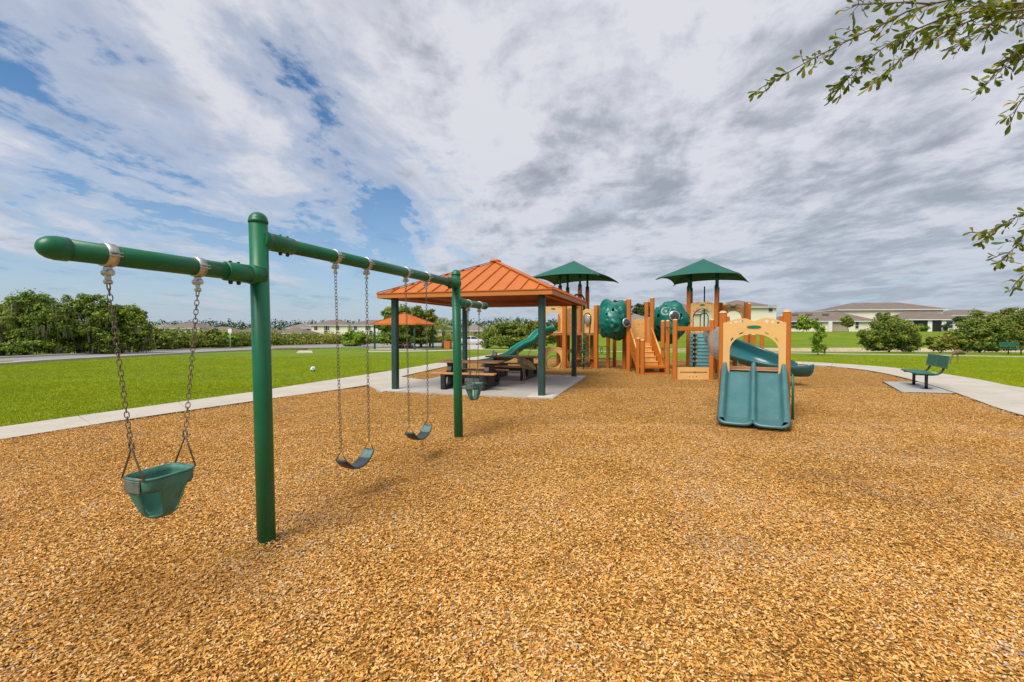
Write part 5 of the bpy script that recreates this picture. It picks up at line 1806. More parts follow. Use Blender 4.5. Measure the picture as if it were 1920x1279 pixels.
m_oak = attr_mat_leafy("oak_leaves", [(0.0, (0.038, 0.070, 0.010)), (0.4, (0.115, 0.186, 0.016)), (0.7, (0.221, 0.303, 0.022)), (1.0, (0.400, 0.411, 0.046))])
m_bush = attr_mat_leafy("bush_leaves", [(0.0, (0.045, 0.079, 0.012)), (0.4, (0.128, 0.184, 0.022)), (0.7, (0.239, 0.280, 0.034)), (1.0, (0.458, 0.430, 0.078))])
m_olive = attr_mat_leafy("olive_leaves", [(0.0, (0.049, 0.067, 0.010)), (0.4, (0.150, 0.168, 0.018)), (0.7, (0.265, 0.263, 0.026)), (1.0, (0.468, 0.430, 0.093))])
m_bright = attr_mat_leafy("bright_leaves", [(0.0, (0.053, 0.111, 0.010)), (0.4, (0.150, 0.255, 0.015)), (0.7, (0.247, 0.357, 0.026)), (1.0, (0.424, 0.468, 0.064))])
m_thick = attr_mat_leafy("thicket_leaves", [(0.0, (0.043, 0.072, 0.010)), (0.35, (0.118, 0.167, 0.016)), (0.65, (0.211, 0.245, 0.025)), (0.85, (0.320, 0.269, 0.051)), (1.0, (0.439, 0.301, 0.089))])
m_dark = attr_mat_leafy("dark_pine_needles", [(0.0, (0.018, 0.039, 0.012)), (0.5, (0.048, 0.087, 0.024)), (1.0, (0.105, 0.150, 0.045))])
m_moss = attr_mat_leafy("hanging_moss", [(0.0, (0.078, 0.078, 0.046)), (0.5, (0.156, 0.150, 0.085)), (1.0, (0.260, 0.247, 0.156))])
m_bark = principled("grey_bark", (0.10, 0.078, 0.055), 0.9, var=0.35, vscale=6, bump=0.8, bscale=20)
m_palm = attr_mat_leafy("palm_fronds", [(0.0, (0.069, 0.117, 0.018)), (0.5, (0.176, 0.244, 0.032)), (1.0, (0.351, 0.370, 0.072))])

def limbs(mb, base, lobes, r0, seed, fork=.35):
    """tapered trunk that forks towards the lobes"""
    r_ = random.Random(seed)
    base = Vector(base)
    cz_ = sum(l[2] for l in lobes) / len(lobes)
    top = Vector((sum(l[0] for l in lobes) / len(lobes), sum(l[1] for l in lobes) / len(lobes), 0))
    fk = base.lerp(Vector((top.x, top.y, cz_)), fork); fk.z = base.z + (cz_ - base.z) * fork
    mb.tube([base - Vector((0, 0, .15)), base.lerp(fk, .3) + Vector((r_.uniform(-.1, .1), r_.uniform(-.1, .1), 0)), fk], [r0 * 1.25, r0, r0 * .8], 9)
    for l in lobes:
        e = Vector(l[:3]) + Vector((0, 0, l[5] * .35))
        m_ = fk.lerp(e, .5) + Vector((r_.uniform(-.25, .25), r_.uniform(-.25, .25), r_.uniform(-.1, .25))) * (e - fk).length * .4
        mb.tube([fk - (e - fk) * .02, m_, e], [r0 * .62, r0 * .36, r0 * .1], 6)
    return mb
def tree(name, label, cat, base, lobes, n, size, mat, seed, r0=.14, group=None, fork=.35, shell=.45, aspect=.55, moss=0):
    """lobes are given relative to the base"""
    base = Vector(base)
    t = empty(name, base, 0, label, cat, group)
    L = [tuple(l) for l in lobes]
    limbs(MB(), (0, 0, 0), L, r0, seed, fork)
    tb = limbs(MB(), (0, 0, 0), L, r0, seed, fork)
    tb.build("trunk", m_bark, t)
    v, f, tn = leaf_cloud(L, n, size, seed, shell=shell, aspect=aspect, clump=9)
    k = v.reshape(-1, 4, 3)[:, :, 2].min(1) > 0.02
    v = v.reshape(-1, 4, 3)[k].reshape(-1, 3); tn = tn.reshape(-1, 4)[k].ravel(); f = np.arange(len(v)).reshape(-1, 4)
    obj("crown", arrays_mesh("crown", v, f, tn), mat, t)
    if moss:
        r_ = np.random.default_rng(seed + 5)
        LL = np.array(L); li = r_.integers(0, len(L), moss)
        a = r_.uniform(0, 6.28, moss); q = r_.uniform(.5, 1.0, moss)
        x = LL[li, 0] + LL[li, 3] * q * np.cos(a); y = LL[li, 1] + LL[li, 4] * q * np.sin(a)
        z = LL[li, 2] - LL[li, 5] * np.sqrt(np.clip(1 - q * q, 0, 1)) * r_.uniform(-.4, .9, moss)
        h_ = r_.uniform(.25, .95, moss); w_ = r_.uniform(.03, .09, moss)
        z0 = np.maximum(z - h_, .06)
        aa = r_.uniform(0, 3.14, moss); dx_, dy_ = np.cos(aa) * w_, np.sin(aa) * w_
        v = np.empty((moss, 4, 3))
        v[:, 0] = np.stack([x - dx_, y - dy_, z], 1); v[:, 1] = np.stack([x + dx_, y + dy_, z], 1)
        sx_ = r_.uniform(-.08, .08, moss)
        v[:, 2] = np.stack([x + dx_ * .25 + sx_, y + dy_ * .25, z0], 1); v[:, 3] = np.stack([x - dx_ * .25 + sx_, y - dy_ * .25, z0], 1)
        mo = obj("moss", arrays_mesh("moss", v.reshape(-1, 3), np.arange(moss * 4).reshape(-1, 4), np.repeat(r_.random(moss), 4)), m_moss, t)
    return t
def lobes_px(base, depth, blobs):
    """lobes from pixel circles (x, y, rx, ry) at a depth, relative to the base; depth radius follows the width"""
    out = []
    r_ = random.Random(int(depth * 100))
    for (x, y, rx, ry) in blobs:
        p = pd(x, y, depth); k = depth / F_PX
        off = r_.uniform(-.4, .4) * rx * k
        out.append((p.x - base.x, p.y - base.y + off, p.z - base.z, rx * k, rx * k * .9, ry * k))
    return out
def px_tree(name, label, cat, px_, d, blobs, n, size, mat, seed, **kw):
    p = pd(px_, 640, d); b = Vector((p.x, p.y, hzf(p.x, p.y)))
    return tree(name, label, cat, b, lobes_px(b, d, blobs), n, size, mat, seed, **kw)

px_tree("oak_tree", "tallest moss-hung oak at the left edge beyond the road", "tree", 48, 34,
        [(20, 580, 34, 30), (58, 566, 34, 28), (92, 588, 30, 26), (-20, 600, 40, 34), (30, 615, 40, 30), (75, 622, 42, 28), (105, 612, 26, 24), (50, 648, 62, 18), (10, 650, 40, 16), (95, 650, 36, 16)], 24000, .10, m_oak, 41, r0=.17, moss=420)
px_tree("oak_tree", "middle moss-hung oak of the three beyond the road", "tree", 148, 36,
        [(128, 584, 28, 26), (160, 578, 30, 26), (185, 596, 26, 24), (115, 612, 26, 24), (150, 616, 36, 26), (185, 628, 30, 22), (150, 648, 46, 16), (120, 650, 30, 14), (185, 650, 30, 14)], 19000, .10, m_oak, 42, r0=.16, moss=420)
px_tree("oak_tree", "rightmost moss-hung oak of the three beyond the road", "tree", 226, 38,
        [(210, 592, 24, 22), (238, 588, 26, 20), (258, 604, 22, 22), (215, 620, 30, 24), (248, 626, 28, 22), (268, 618, 14, 16), (232, 646, 40, 15), (262, 648, 20, 12)], 17000, .10, m_oak, 43, r0=.15, moss=330)
px_tree("oak_tree", "dark oak cut by the left edge of the picture", "tree", -110, 33,
        [(-120, 570, 50, 36), (-70, 600, 40, 34), (-170, 600, 50, 40), (-100, 635, 70, 30)], 7000, .17, m_oak, 44, r0=.18, moss=300)

def palm(px_, py_top, d, trunk_h, fr, n, seed, label):
    p = pd(px_, 640, d); gz = hzf(p.x, p.y)
    t = empty("palm_tree", (p.x, p.y, gz), 0, label, "tree")
    MB().tube([(0, 0, -.1), (.05, .02, trunk_h * .5), (.02, 0, trunk_h)], [.17, .14, .15], 10).build("trunk", principled("palm_bark", (0.22, 0.16, 0.10), .9, var=.3, vscale=9, bump=.7, bscale=14), t)
    r_ = np.random.default_rng(seed)
    vs, fs, tn = [], [], []
    for i in range(n):
        a = r_.uniform(0, 6.28); el = r_.uniform(-.5, 1.35)
        L = fr * r_.uniform(.8, 1.1)
        d_ = np.array([math.cos(a) * math.cos(el), math.sin(a) * math.cos(el), math.sin(el)])
        hub = np.array([.02, 0, trunk_h]) + d_ * L * .45
        hub[2] -= .05
        for k in range(16):
            b = (k - 7.5) / 7.5 * 1.25
            s_ = np.cross(d_, [0, 0, 1]); s_ /= np.linalg.norm(s_) + 1e-6
            q = d_ * math.cos(b) + s_ * math.sin(b)
            tip = hub + q * L * .55 * (1 - .25 * abs(b)); tip[2] -= L * .20 * (1 + abs(b) * .3)
            md = hub + q * L * .3; w_ = np.cross(q, [0, 0, 1]) * .028
            o_ = len(vs)
            vs += [hub, md + w_, tip, md - w_]
            fs.append((o_, o_ + 1, o_ + 2, o_ + 3)); tn += [r_.uniform(.2, .9)] * 4
        o_ = len(vs); w_ = np.array([0, 0, .015])
        vs += [np.array([.02, 0, trunk_h]) - w_, hub - w_, hub + w_, np.array([.02, 0, trunk_h]) + w_]; fs.append((o_, o_ + 1, o_ + 2, o_ + 3)); tn += [.6] * 4
    obj("crown", arrays_mesh("crown", np.array(vs), np.array(fs), np.array(tn)), m_palm, t)
palm(2, 545, 33.2, 2.7, 1.35, 34, 3, "fan palm at the far left edge among the oaks")
palm(830, 590, 58, 2.9, 1.55, 40, 4, "fan palm behind the distant shelter")
palm(806, 590, 64, 3.3, 1.5, 36, 6, "fan palm partly hidden behind the distant shelter roof")

# trees and bushes by the road
px_tree("oak_tree", "spreading tree rising behind the distant shelter roof", "tree", 742, 60,
        [(735, 590, 18, 16), (758, 584, 18, 14), (722, 612, 16, 16), (750, 612, 24, 18), (730, 634, 26, 14), (760, 636, 24, 12)], 11000, .15, m_oak, 51, r0=.2)
px_tree("oak_tree", "leafy tree to the right of the distant shelter roof peak", "tree", 788, 62,
        [(785, 590, 18, 15), (805, 596, 16, 15), (778, 614, 20, 16), (806, 620, 20, 14), (790, 638, 26, 10)], 9000, .15, m_bush, 52, r0=.18)
px_tree("round_bush", "large round bush standing behind the wave slide", "bush", 955, 57,
        [(930, 624, 26, 20), (960, 616, 30, 19), (985, 624, 24, 20), (945, 638, 36, 13), (980, 640, 28, 12), (918, 640, 18, 12)], 14000, .13, m_bush, 53, r0=.10, fork=.15)
px_tree("round_bush", "bright olive bush behind the pavilion's right posts", "bush", 1012, 52,
        [(1008, 622, 24, 24), (1030, 632, 20, 18), (1000, 642, 22, 12)], 4500, .17, m_olive, 54, r0=.10, fork=.15)
px_tree("round_bush", "bright green bush left of the first belt swing chain", "bush", 664, 66,
        [(652, 634, 15, 11), (670, 631, 17, 13), (684, 639, 12, 8), (660, 643, 22, 7)], 3600, .19, m_bright, 55, r0=.08, fork=.15)
px_tree("round_bush", "dark bush beside the rightmost oak across the road", "bush", 290, 46,
        [(284, 628, 15, 13), (300, 636, 16, 12), (290, 646, 20, 8)], 3000, .17, m_bush, 56, r0=.08, fork=.15)
px_tree("round_bush", "tall dark bush left of the white sign", "bush", 400, 56,
        [(396, 630, 13, 13), (410, 638, 12, 11), (398, 645, 15, 7)], 2600, .18, m_bush, 57, r0=.08, fork=.15)
px_tree("round_bush", "green bush right behind the white sign", "bush", 427, 59,
        [(422, 632, 12, 11), (438, 638, 12, 9), (428, 644, 16, 6)], 2400, .18, m_bright, 58, r0=.08, fork=.15)

# one tangled thicket along the far side of the road
lob = []
r_ = np.random.default_rng(61)
for x in np.arange(268, 905, 3.6):
    for _ in range(2):
        ro = np.interp(x, [-200, 0, 280, 420, 520, 620, 720, 820, 900], [681, 673, 659.5, 653, 649.5, 647, 645.5, 644.5, 644])
        p = gp(x + r_.uniform(-4, 4), ro - .4)
        away = Vector((p.x, p.y, 0)).normalized()
        p = p + away * r_.uniform(1.5, 11)
        h_ = r_.uniform(.7, 1.7) * (1.25 if x < 520 else 1.0)
        w_ = r_.uniform(.9, 1.9)
        lob.append((p.x, p.y, hzf(p.x, p.y) + h_ * .55, w_, w_, h_ * .75))
v, f, tn = leaf_cloud(lob, 52000, .17, 62)
tn = np.clip(tn + .10 * np.sin(v[:, 0] * .55) + .06, 0, 1)
tag(obj("roadside_thicket", arrays_mesh("roadside_thicket", v, f, tn), m_thick), "tangled green thicket along the far side of the road", None, None, 'stuff')

# right hand bushes by the pond
px_tree("round_bush", "big round bush on the pond bank behind the green bench", "bush", 1668, 41.5,
        [(1650, 614, 26, 24), (1682, 612, 28, 24), (1700, 630, 22, 22), (1640, 632, 26, 22), (1668, 640, 44, 18), (1655, 596, 14, 11), (1705, 644, 18, 12), (1672, 626, 34, 24), (1645, 650, 26, 11), (1692, 651, 24, 10)], 21000, .095, m_bush, 71, r0=.09, fork=.12)
px_tree("round_bush", "small low bush with reddish base right of the big round bush", "bush", 1765, 40,
        [(1755, 640, 16, 11), (1775, 638, 17, 14), (1765, 650, 24, 9), (1785, 646, 12, 10)], 4200, .11, m_olive, 72, r0=.06, fork=.12)
px_tree("round_bush", "large spreading bush at the right edge", "bush", 1838, 40.5,
        [(1812, 622, 26, 24), (1842, 606, 26, 24), (1870, 612, 26, 26), (1825, 642, 36, 16), (1865, 640, 36, 18), (1845, 626, 36, 26), (1800, 640, 18, 16), (1822, 652, 28, 10), (1866, 653, 28, 10)], 20000, .095, m_bush, 73, r0=.09, fork=.12)
px_tree("round_bush", "yellow green bush cut off by the right edge", "bush", 1925, 42,
        [(1895, 600, 26, 22), (1930, 596, 40, 26), (1905, 626, 30, 24), (1950, 626, 40, 30), (1915, 648, 40, 12)], 15000, .10, m_olive, 74, r0=.09, fork=.12)
px_tree("sapling", "slender young tree standing alone on the right lawn", "tree", 1534, 34,
        [(1532, 606, 8, 12), (1538, 622, 11, 13), (1530, 638, 12, 13), (1538, 652, 12, 10), (1527, 656, 7, 6)], 1500, .085, m_bright, 75, r0=.035, fork=.3)
px_tree("sapling", "small garden tree against the one-storey house left of the tall sapling", "tree", 1506, 98,
        [(1503, 600, 12, 9), (1510, 610, 14, 10), (1498, 612, 9, 8)], 1800, .24, m_bright, 76, r0=.07, fork=.3)
px_tree("sapling", "small garden tree right of the porch column", "tree", 1590, 99,
        [(1588, 600, 9, 8), (1592, 608, 10, 7)], 1300, .22, m_bush, 77, r0=.07, fork=.45)
px_tree("garden_shrub", "low shrub under the dark screened porch", "bush", 1730, 101, [(1726, 614, 8, 6), (1736, 616, 8, 5)], 1000, .20, m_bright, 78, r0=.04, fork=.2)
px_tree("garden_shrub", "small clipped tree beside the porch window", "bush", 1774, 101, [(1774, 612, 5.5, 5.5), (1774, 618, 3, 3)], 800, .16, m_dark, 79, r0=.05, fork=.5)
px_tree("garden_shrub", "shrub at the right corner of the big house", "bush", 1800, 92, [(1800, 600, 11, 7), (1812, 606, 12, 9)], 1500, .24, m_dark, 80, r0=.06, fork=.3)

# trees behind the play structure and far woods
for i, (x, d, bl, lab) in enumerate((
        (1150, 128, [(1135, 580, 16, 10), (1152, 573, 17, 11), (1170, 578, 15, 11), (1150, 592, 34, 12)], "dark tree top showing above the left crawl tunnel"),
        (1205, 124, [(1198, 580, 13, 10), (1212, 576, 12, 9), (1205, 594, 20, 12)], "dark tree top between the stair posts and the right tunnel"),
        (1105, 132, [(1098, 586, 16, 9), (1116, 588, 15, 8), (1105, 600, 26, 10)], "dark tree top left of the left crawl tunnel"))):
    px_tree("distant_tree", lab, "tree", x, d, bl, 2600, .42, m_dark, 90 + i, r0=.3, fork=.4)
lob = []
r_ = np.random.default_rng(97)
for x0, x1, yb, hh in ((230, 720, 609, 6), (720, 1010, 606, 7), (1000, 1130, 606, 5), (-400, 240, 608, 6), (1130, 1400, 606, 6), (1780, 2000, 600, 8), (2000, 3000, 602, 8)):
    x = x0
    while x < x1:
        d = r_.uniform(320, 420)
        p = pd(x, yb - r_.uniform(-3, hh), d); w_ = r_.uniform(2.4, 5.0)
        gz = hzf(p.x, p.y)
        lob.append((p.x, p.y, p.z, w_ * r_.uniform(.5, 1), w_, r_.uniform(1.5, 3.2)))
        lob.append((p.x + r_.uniform(-3, 3), p.y, (p.z + gz) / 2, w_ * 1.5, w_ * 1.5, abs(p.z - gz) * .6 + 1))
        x += r_.uniform(2.5, 5.5)
v, f, tn = leaf_cloud(lob, 42000, .95, 98)
tag(obj("far_wood", arrays_mesh("far_wood", v, f, tn), m_dark), "dark far-off line of pines behind the houses", None, None, 'stuff')

# ================================================================== HOUSES
m_shingle = principled("brown_roof_shingle", (0.175, 0.130, 0.105), 0.85, var=0.14, vscale=0.8, bump=0.3, bscale=3)
m_shingle2 = principled("grey_roof_shingle", (0.20, 0.17, 0.15), 0.85, var=0.14, vscale=0.8, bump=0.3, bscale=3)
m_tan = principled("tan_stucco", (0.64, 0.55, 0.40), 0.85, var=0.05, vscale=0.5)
m_cream = principled("cream_stucco", (0.76, 0.69, 0.54), 0.85, var=0.05, vscale=0.5)
m_white = principled("white_stucco", (0.76, 0.74, 0.68), 0.85, var=0.05, vscale=0.5)
m_trim = principled("white_trim", (0.74, 0.72, 0.68), 0.6)
m_glass = principled("window_glass", (0.025, 0.03, 0.035), 0.08, spec=0.8)
m_screen = principled("dark_porch_screen", (0.018, 0.019, 0.02), 0.5, var=0.2, vscale=1)
m_porch = principled("porch_wall", (0.36, 0.30, 0.22), 0.85)

def house(name, label, c, rz, parts, wins, wall, roof, zg=None):
    """parts: boxes with hip roofs (x0, x1, y0, y1, z0, eave, apex, ridge along x); wins: (x, z, w, h, y) on the side facing -y, or 'R' walls"""
    zg = hzf(c[0], c[1]) if zg is None else zg
    t = empty(name, (c[0], c[1], zg), rz, label, "house")
    for (x0, x1, y0, y1, z0, ev, ap, ov) in parts:
        MB().box(((x0 + x1) / 2, (y0 + y1) / 2, (z0 + ev) / 2 - .2), (x1 - x0, y1 - y0, ev - z0 + .4)).build("wall", wall, t)
        a0, a1, b0, b1 = x0 - ov, x1 + ov, y0 - ov, y1 + ov
        hy = (b1 - b0) / 2; cyy = (b0 + b1) / 2
        r0, r1 = a0 + hy, a1 - hy
        if r0 > r1: r0 = r1 = (a0 + a1) / 2
        vs = [(a0, b0, ev), (a1, b0, ev), (a1, b1, ev), (a0, b1, ev), (r0, cyy, ap), (r1, cyy, ap)]
        lo = [(x, y, z - .04) for x, y, z in vs[:4]]
        rf = MB().add(vs + lo, [(0, 1, 5, 4), (1, 2, 5), (2, 3, 4, 5), (3, 0, 4), (9, 8, 7, 6), (0, 6, 7, 1), (1, 7, 8, 2), (2, 8, 9, 3), (3, 9, 6, 0)]).build("roof", roof, t, fix=True)
        fz = MB()
        for (p, q) in (((a0, b0), (a1, b0)), ((a1, b0), (a1, b1)), ((a0, b0), (a0, b1))):
            MB().beam((p[0], p[1], ev - .14), (q[0], q[1], ev - .14), .08, .18).build("fascia", m_trim, rf)
    for wn in wins:
        if len(wn) == 5:
            x, z, w_, h_, y = wn; nx_, off = (1, 0, 0), Vector((0, -1, 0))
            pos = Vector((x, y, z))
        else:
            x, z, w_, h_, y, side = wn; s_ = 1 if side == 'R' else -1
            nx_, off = (0, s_, 0), Vector((s_, 0, 0)); pos = Vector((x, y, z))
        m = frame_m(nx_, (0, 0, 1))
        if len(wn) == 5:
            m = frame_m((1, 0, 0), (0, 0, 1))
        fr = rrect(-w_ / 2 - .09, -h_ / 2 - .09, w_ / 2 + .09, h_ / 2 + .09, .01, 1)
        hole = [(-w_ / 2, -h_ / 2), (w_ / 2, -h_ / 2), (w_ / 2, -.03), (-w_ / 2, -.03)], [(-w_ / 2, .03), (w_ / 2, .03), (w_ / 2, h_ / 2), (-w_ / 2, h_ / 2)]
        wo_ = MB().panel(fr, list(hole), .10, m, pos + off * .03).build("window", m_trim, t)
        MB().box(pos + off * .015, (w_ + .02, .03, h_ + .02), m).build("pane", m_glass, wo_)
    return t
def at_px(x, d):
    p = pd(x, 640, d); return (p.x, p.y)

# right: the one-storey house, the big house and their neighbours
k_ = 105 / F_PX
def W(px_): return px_ * k_
c0 = at_px(1560, 105)
zg = 1.35
zz = lambda y: CAM_H + (619 - y) * k_ - zg
h1 = house("one_storey_house", "low tan house with brown roof behind the slender sapling", c0, 0,
           [(W(1475 - 1560), W(1643 - 1560), 0.0, 10.5, 0, zz(601.5), zz(583), .5)],
           [(W(1487 - 1560), zz(610), 1.5, 1.35, 0.0), (W(1606 - 1560), zz(610), .8, 1.5, 0.0), (W(1530 - 1560), zz(611), 1.2, 1.2, 0.0)], m_cream, m_shingle, zg)
MB().box((W(1574 - 1560), -.02, zz(612)), (W(30), .10, zz(602.5) * .96)).build("porch_recess", m_porch, h1)
MB().box((W(1553 - 1560), -.35, zz(602) / 2), (.75, .75, zz(602))).build("porch_column", m_trim, h1)
for x in (1503, 1530, 1562):
    MB().box((W(x - 1560), 2.6, zz(588.5)), (1.5, .5, .16)).build("roof_vent", principled("dark_vent", (.04, .035, .03), .7), h1)
c0 = at_px(1735, 103)
zz2 = lambda y: CAM_H + (619 - y) * (103 / F_PX) - zg
W2 = lambda q: q * 103 / F_PX
h2 = house("two_storey_house", "big cream house with stacked brown roofs behind the bushes", c0, R(-9),
           [(W2(-45), W2(62), 0.0, 7.0, 0, zz2(598.5), zz2(584), .55), (W2(-125), W2(59), 5.4, 17.0, 0, zz2(577.5), zz2(562.0), .55)],
           [(W2(39), zz2(609), 1.25, 1.55, 0.0), (W2(-2), zz2(590), .7, 1.1, 5.4), (W2(32), zz2(588), .7, 1.1, 5.4), (W2(59), zz2(586), 1.0, 1.2, 9.5, 'R')], m_cream, m_shingle, zg)
MB().box((W2(-9), -.03, zz2(611)), (W2(23), .12, zz2(600))).build("porch_screen", m_screen, h2)
MB().box((W2(20), -.03, zz2(611)), (W2(18), .12, zz2(600))).build("porch_screen", m_screen, h2)
for x in (6, 29):
    MB().box((W2(x), -.10, zz2(598.5) / 2), (.85, .25, zz2(598.5))).build("porch_column", m_trim, h2)
house("two_storey_house", "pale yellow two-storey house behind the orange tower", at_px(1402, 98), 0,
      [(W(-48) * .93, W(53) * .93, 0.0, 11, 0, CAM_H + 44 * 98 / F_PX - 1.3, CAM_H + 59 * 98 / F_PX - 1.3, .5)], [(W(42) * .93, 5.0, .9, 1.3, 0.0), (W(-10) * .93, 4.8, .9, 1.3, 0.0), (W(20) * .93, 1.8, 1.2, 1.3, 0.0)], m_cream, m_shingle, 1.3)
house("two_storey_house", "tan house with brown roof behind the right crawl tunnel", at_px(1288, 122), 0,
      [(W(-42), W(36), 0.0, 12, 0, 4.9, 8.3, .5)], [(W(-20), 3.2, 1.0, 1.3, 0.0), (W(10), 3.2, 1.0, 1.3, 0.0)], m_tan, m_shingle, 1.4)
house("one_storey_house", "low house whose grey roof shows between the stair posts", at_px(1205, 112), 0,
      [(W(-40), W(30), 0.0, 10, 0, 2.6, 4.7, .5)], [(W(-12), 1.5, 1.2, 1.2, 0.0), (W(14), 1.5, 1.2, 1.2, 0.0)], m_tan, m_shingle2, 1.2)
house("two_storey_house", "distant house peeking out right of the big house", at_px(1835, 150), 0,
      [(-9, 9, 0.0, 10, 0, 5.3, 7.3, .5)], [(-3, 4, 1, 1.3, 0.0), (3, 4, 1, 1.3, 0.0)], m_tan, m_shingle, 1.35)
# left: a row of houses far behind the thicket
def far_house(x0, x1, d, y_eave, y_apex, label, wall, roof, two, wn):
    k = d / F_PX
    c_ = at_px((x0 + x1) / 2, d); zg_ = hzf(*c_)
    hw_ = (x1 - x0) / 2 * k
    ev = CAM_H + (619 - y_eave) * k - zg_; ap = CAM_H + (619 - y_apex) * k - zg_
    ws = []
    for (fx, fl) in wn:
        ws.append((fx * hw_, ev - 1.25 if fl else min(1.5, ev - 1.2), 1.3, 1.4, 0.0))
    return house("two_storey_house" if two else "one_storey_house", label, c_, 0, [(-hw_, hw_, 0, 11, 0, ev, ap, .6)], ws, wall, roof, zg_)
far_house(276, 316, 185, 614, 606.5, "distant white house just right of the oaks", m_white, m_shingle2, True, ((-.3, 1), (.3, 1)))
far_house(304, 374, 178, 615, 604.5, "distant pale house with a broad brown hip roof", m_white, m_shingle, True, ((-.6, 1), (-.3, 1), (.4, 1)))
far_house(366, 440, 170, 624, 612.5, "distant low brown roof left of the sign", m_tan, m_shingle, False, ((-.4, 0), (.5, 0)))
far_house(436, 514, 172, 624.5, 613, "distant low brown roof right of the sign", m_tan, m_shingle, False, ((-.3, 0), (.3, 0), (.7, 0)))
far_house(512, 570, 165, 624.5, 613, "distant low roof just right of the tall green post", m_tan, m_shingle, False, ((-.5, 0), (.2, 0)))
far_house(538, 588, 195, 615, 605, "distant tan house behind the low roof", m_tan, m_shingle2, True, ((.1, 1), (.6, 1)))
far_house(584, 652, 178, 609.5, 599.5, "distant cream two-storey house left of the belt swing chains", m_cream, m_shingle, True, ((-.75, 1), (-.2, 1), (-.1, 1), (.45, 1), (-.2, 0)))
far_house(656, 728, 180, 609.5, 599.5, "distant white two-storey house behind the belt swing chains", m_white, m_shingle, True, ((-.7, 1), (-.1, 1), (.0, 1), (.55, 1), (.1, 0)))
far_house(812, 862, 150, 620, 610, "distant low house behind the fan palms", m_tan, m_shingle2, False, ((-.2, 0), (.5, 0)))
far_house(866, 908, 150, 620, 606.5, "distant house above the white car", m_cream, m_shingle2, False, ((.2, 0), (.6, 0)))

# ================================================================== CAR, SIGN, BIN, BALL
m_paint = principled("white_car_paint", (0.70, 0.70, 0.69), 0.22, coat=0.6)
m_tyre = principled("tyre_rubber", (0.015, 0.015, 0.016), 0.8)
m_rim = principled("alloy_rim", (0.45, 0.45, 0.46), 0.3, 0.9)
def car(loc, rz, label):
    t = empty("parked_car", loc, rz, label, "car")
    secs = [(-2.25, .42, .62, .70), (-2.18, .28, .82, .80), (-1.85, .24, .95, .87), (-1.2, .22, .98, .90), (0, .21, .97, .91), (.9, .22, .95, .90), (1.5, .24, .88, .88), (2.05, .27, .74, .80), (2.25, .38, .58, .66)]
    fr, pr = [], []
    for (x, zb, zt, w_) in secs:
        fr.append(((x, 0, 0), (0, 1, 0), (0, 0, 1)))
        pr.append([(-w_ * .92, zb), (-w_, zb + .12), (-w_, (zb + zt) / 2), (-w_ * .97, zt - .08), (-w_ * .88, zt), (w_ * .88, zt), (w_ * .97, zt - .08), (w_, (zb + zt) / 2), (w_, zb + .12), (w_ * .92, zb)])
    MB().sweep(fr, pr, True, True).build("body", m_paint, t, fix=True)
    cab = [(-1.85, .93, .80, .93, .80), (-1.15, .90, .82, 1.36, .62), (-.2, .90, .84, 1.45, .62), (.35, .90, .84, 1.40, .62), (1.15, .88, .82, .93, .76)]
    fr, pr, gl_ = [], [], []
    for (x, zb, wb, zt, wt) in cab:
        fr.append(((x, 0, 0), (0, 1, 0), (0, 0, 1)))
        pr.append([(-wb, zb), (-wt - .02, zt - .05), (-wt + .08, zt), (wt - .08, zt), (wt + .02, zt - .05), (wb, zb)])
    MB().sweep(fr, pr, True, False).build("cabin", m_paint, t, fix=True)
    for sg in (-1, 1):
        for (x0, x1, x2, x3) in ((-1.45, -.45, -.45, -1.0), (-.35, .80, .30, -.35)):
            MB().add([(x0, sg * .835, .98), (x1, sg * .845, .98), (x2, sg * .665, 1.37), (x3, sg * .668, 1.36)], [(0, 1, 2, 3)]).build("side_window", m_glass, t)
    MB().add([(1.08, -.72, .98), (1.08, .72, .98), (.42, .58, 1.40), (.42, -.58, 1.40)], [(0, 1, 2, 3)]).build("windscreen", m_glass, t)
    MB().add([(-1.74, -.72, .99), (-1.74, .72, .99), (-1.22, .58, 1.36), (-1.22, -.58, 1.36)], [(0, 3, 2, 1)]).build("rear_window", m_glass, t)
    for x in (-1.38, 1.38):
        for sg in (-1, 1):
            m = Matrix.Rotation(R(90), 3, 'X')
            wh = MB().lathe([(.20, -.11), (.32, -.10), (.33, -.06), (.33, .06), (.32, .10), (.20, .11)], 20, m, (x, sg * .82, .33)).build("wheel", m_tyre, t)
            MB().lathe([(.0, -.112), (.20, -.112), (.205, .0), (.20, .112), (0, .112)], 14, m, (x, sg * .82, .33)).build("rim", m_rim, wh)
    for sg in (-1, 1):
        MB().box((2.17, sg * .58, .62), (.12, .28, .10), None, .02).build("headlight", m_rim, t)
        MB().box((-2.2, sg * .62, .78), (.10, .26, .12), None, .02).build("tail_light", principled("red_lens", (.4, .02, .02), .3), t)
    return t
cp = gp(882, 648)
car((cp.x, cp.y + 1.5, hzf(cp.x, cp.y + 1.5) + .02), R(28), "white sedan parked beyond the far shelter")

sg_ = gp(432, 654.5)
t = empty("street_sign", sg_, 0, "small white sign on a thin pole beside the road", "sign")
MB().tube([(0, 0, -.1), (0, 0, 2.35)], .045, 9).build("pole", m_steel, t)
MB().box((0, -.06, 2.15), (.42, .02, .46), None, .006).build("sign_plate", m_trim, t)

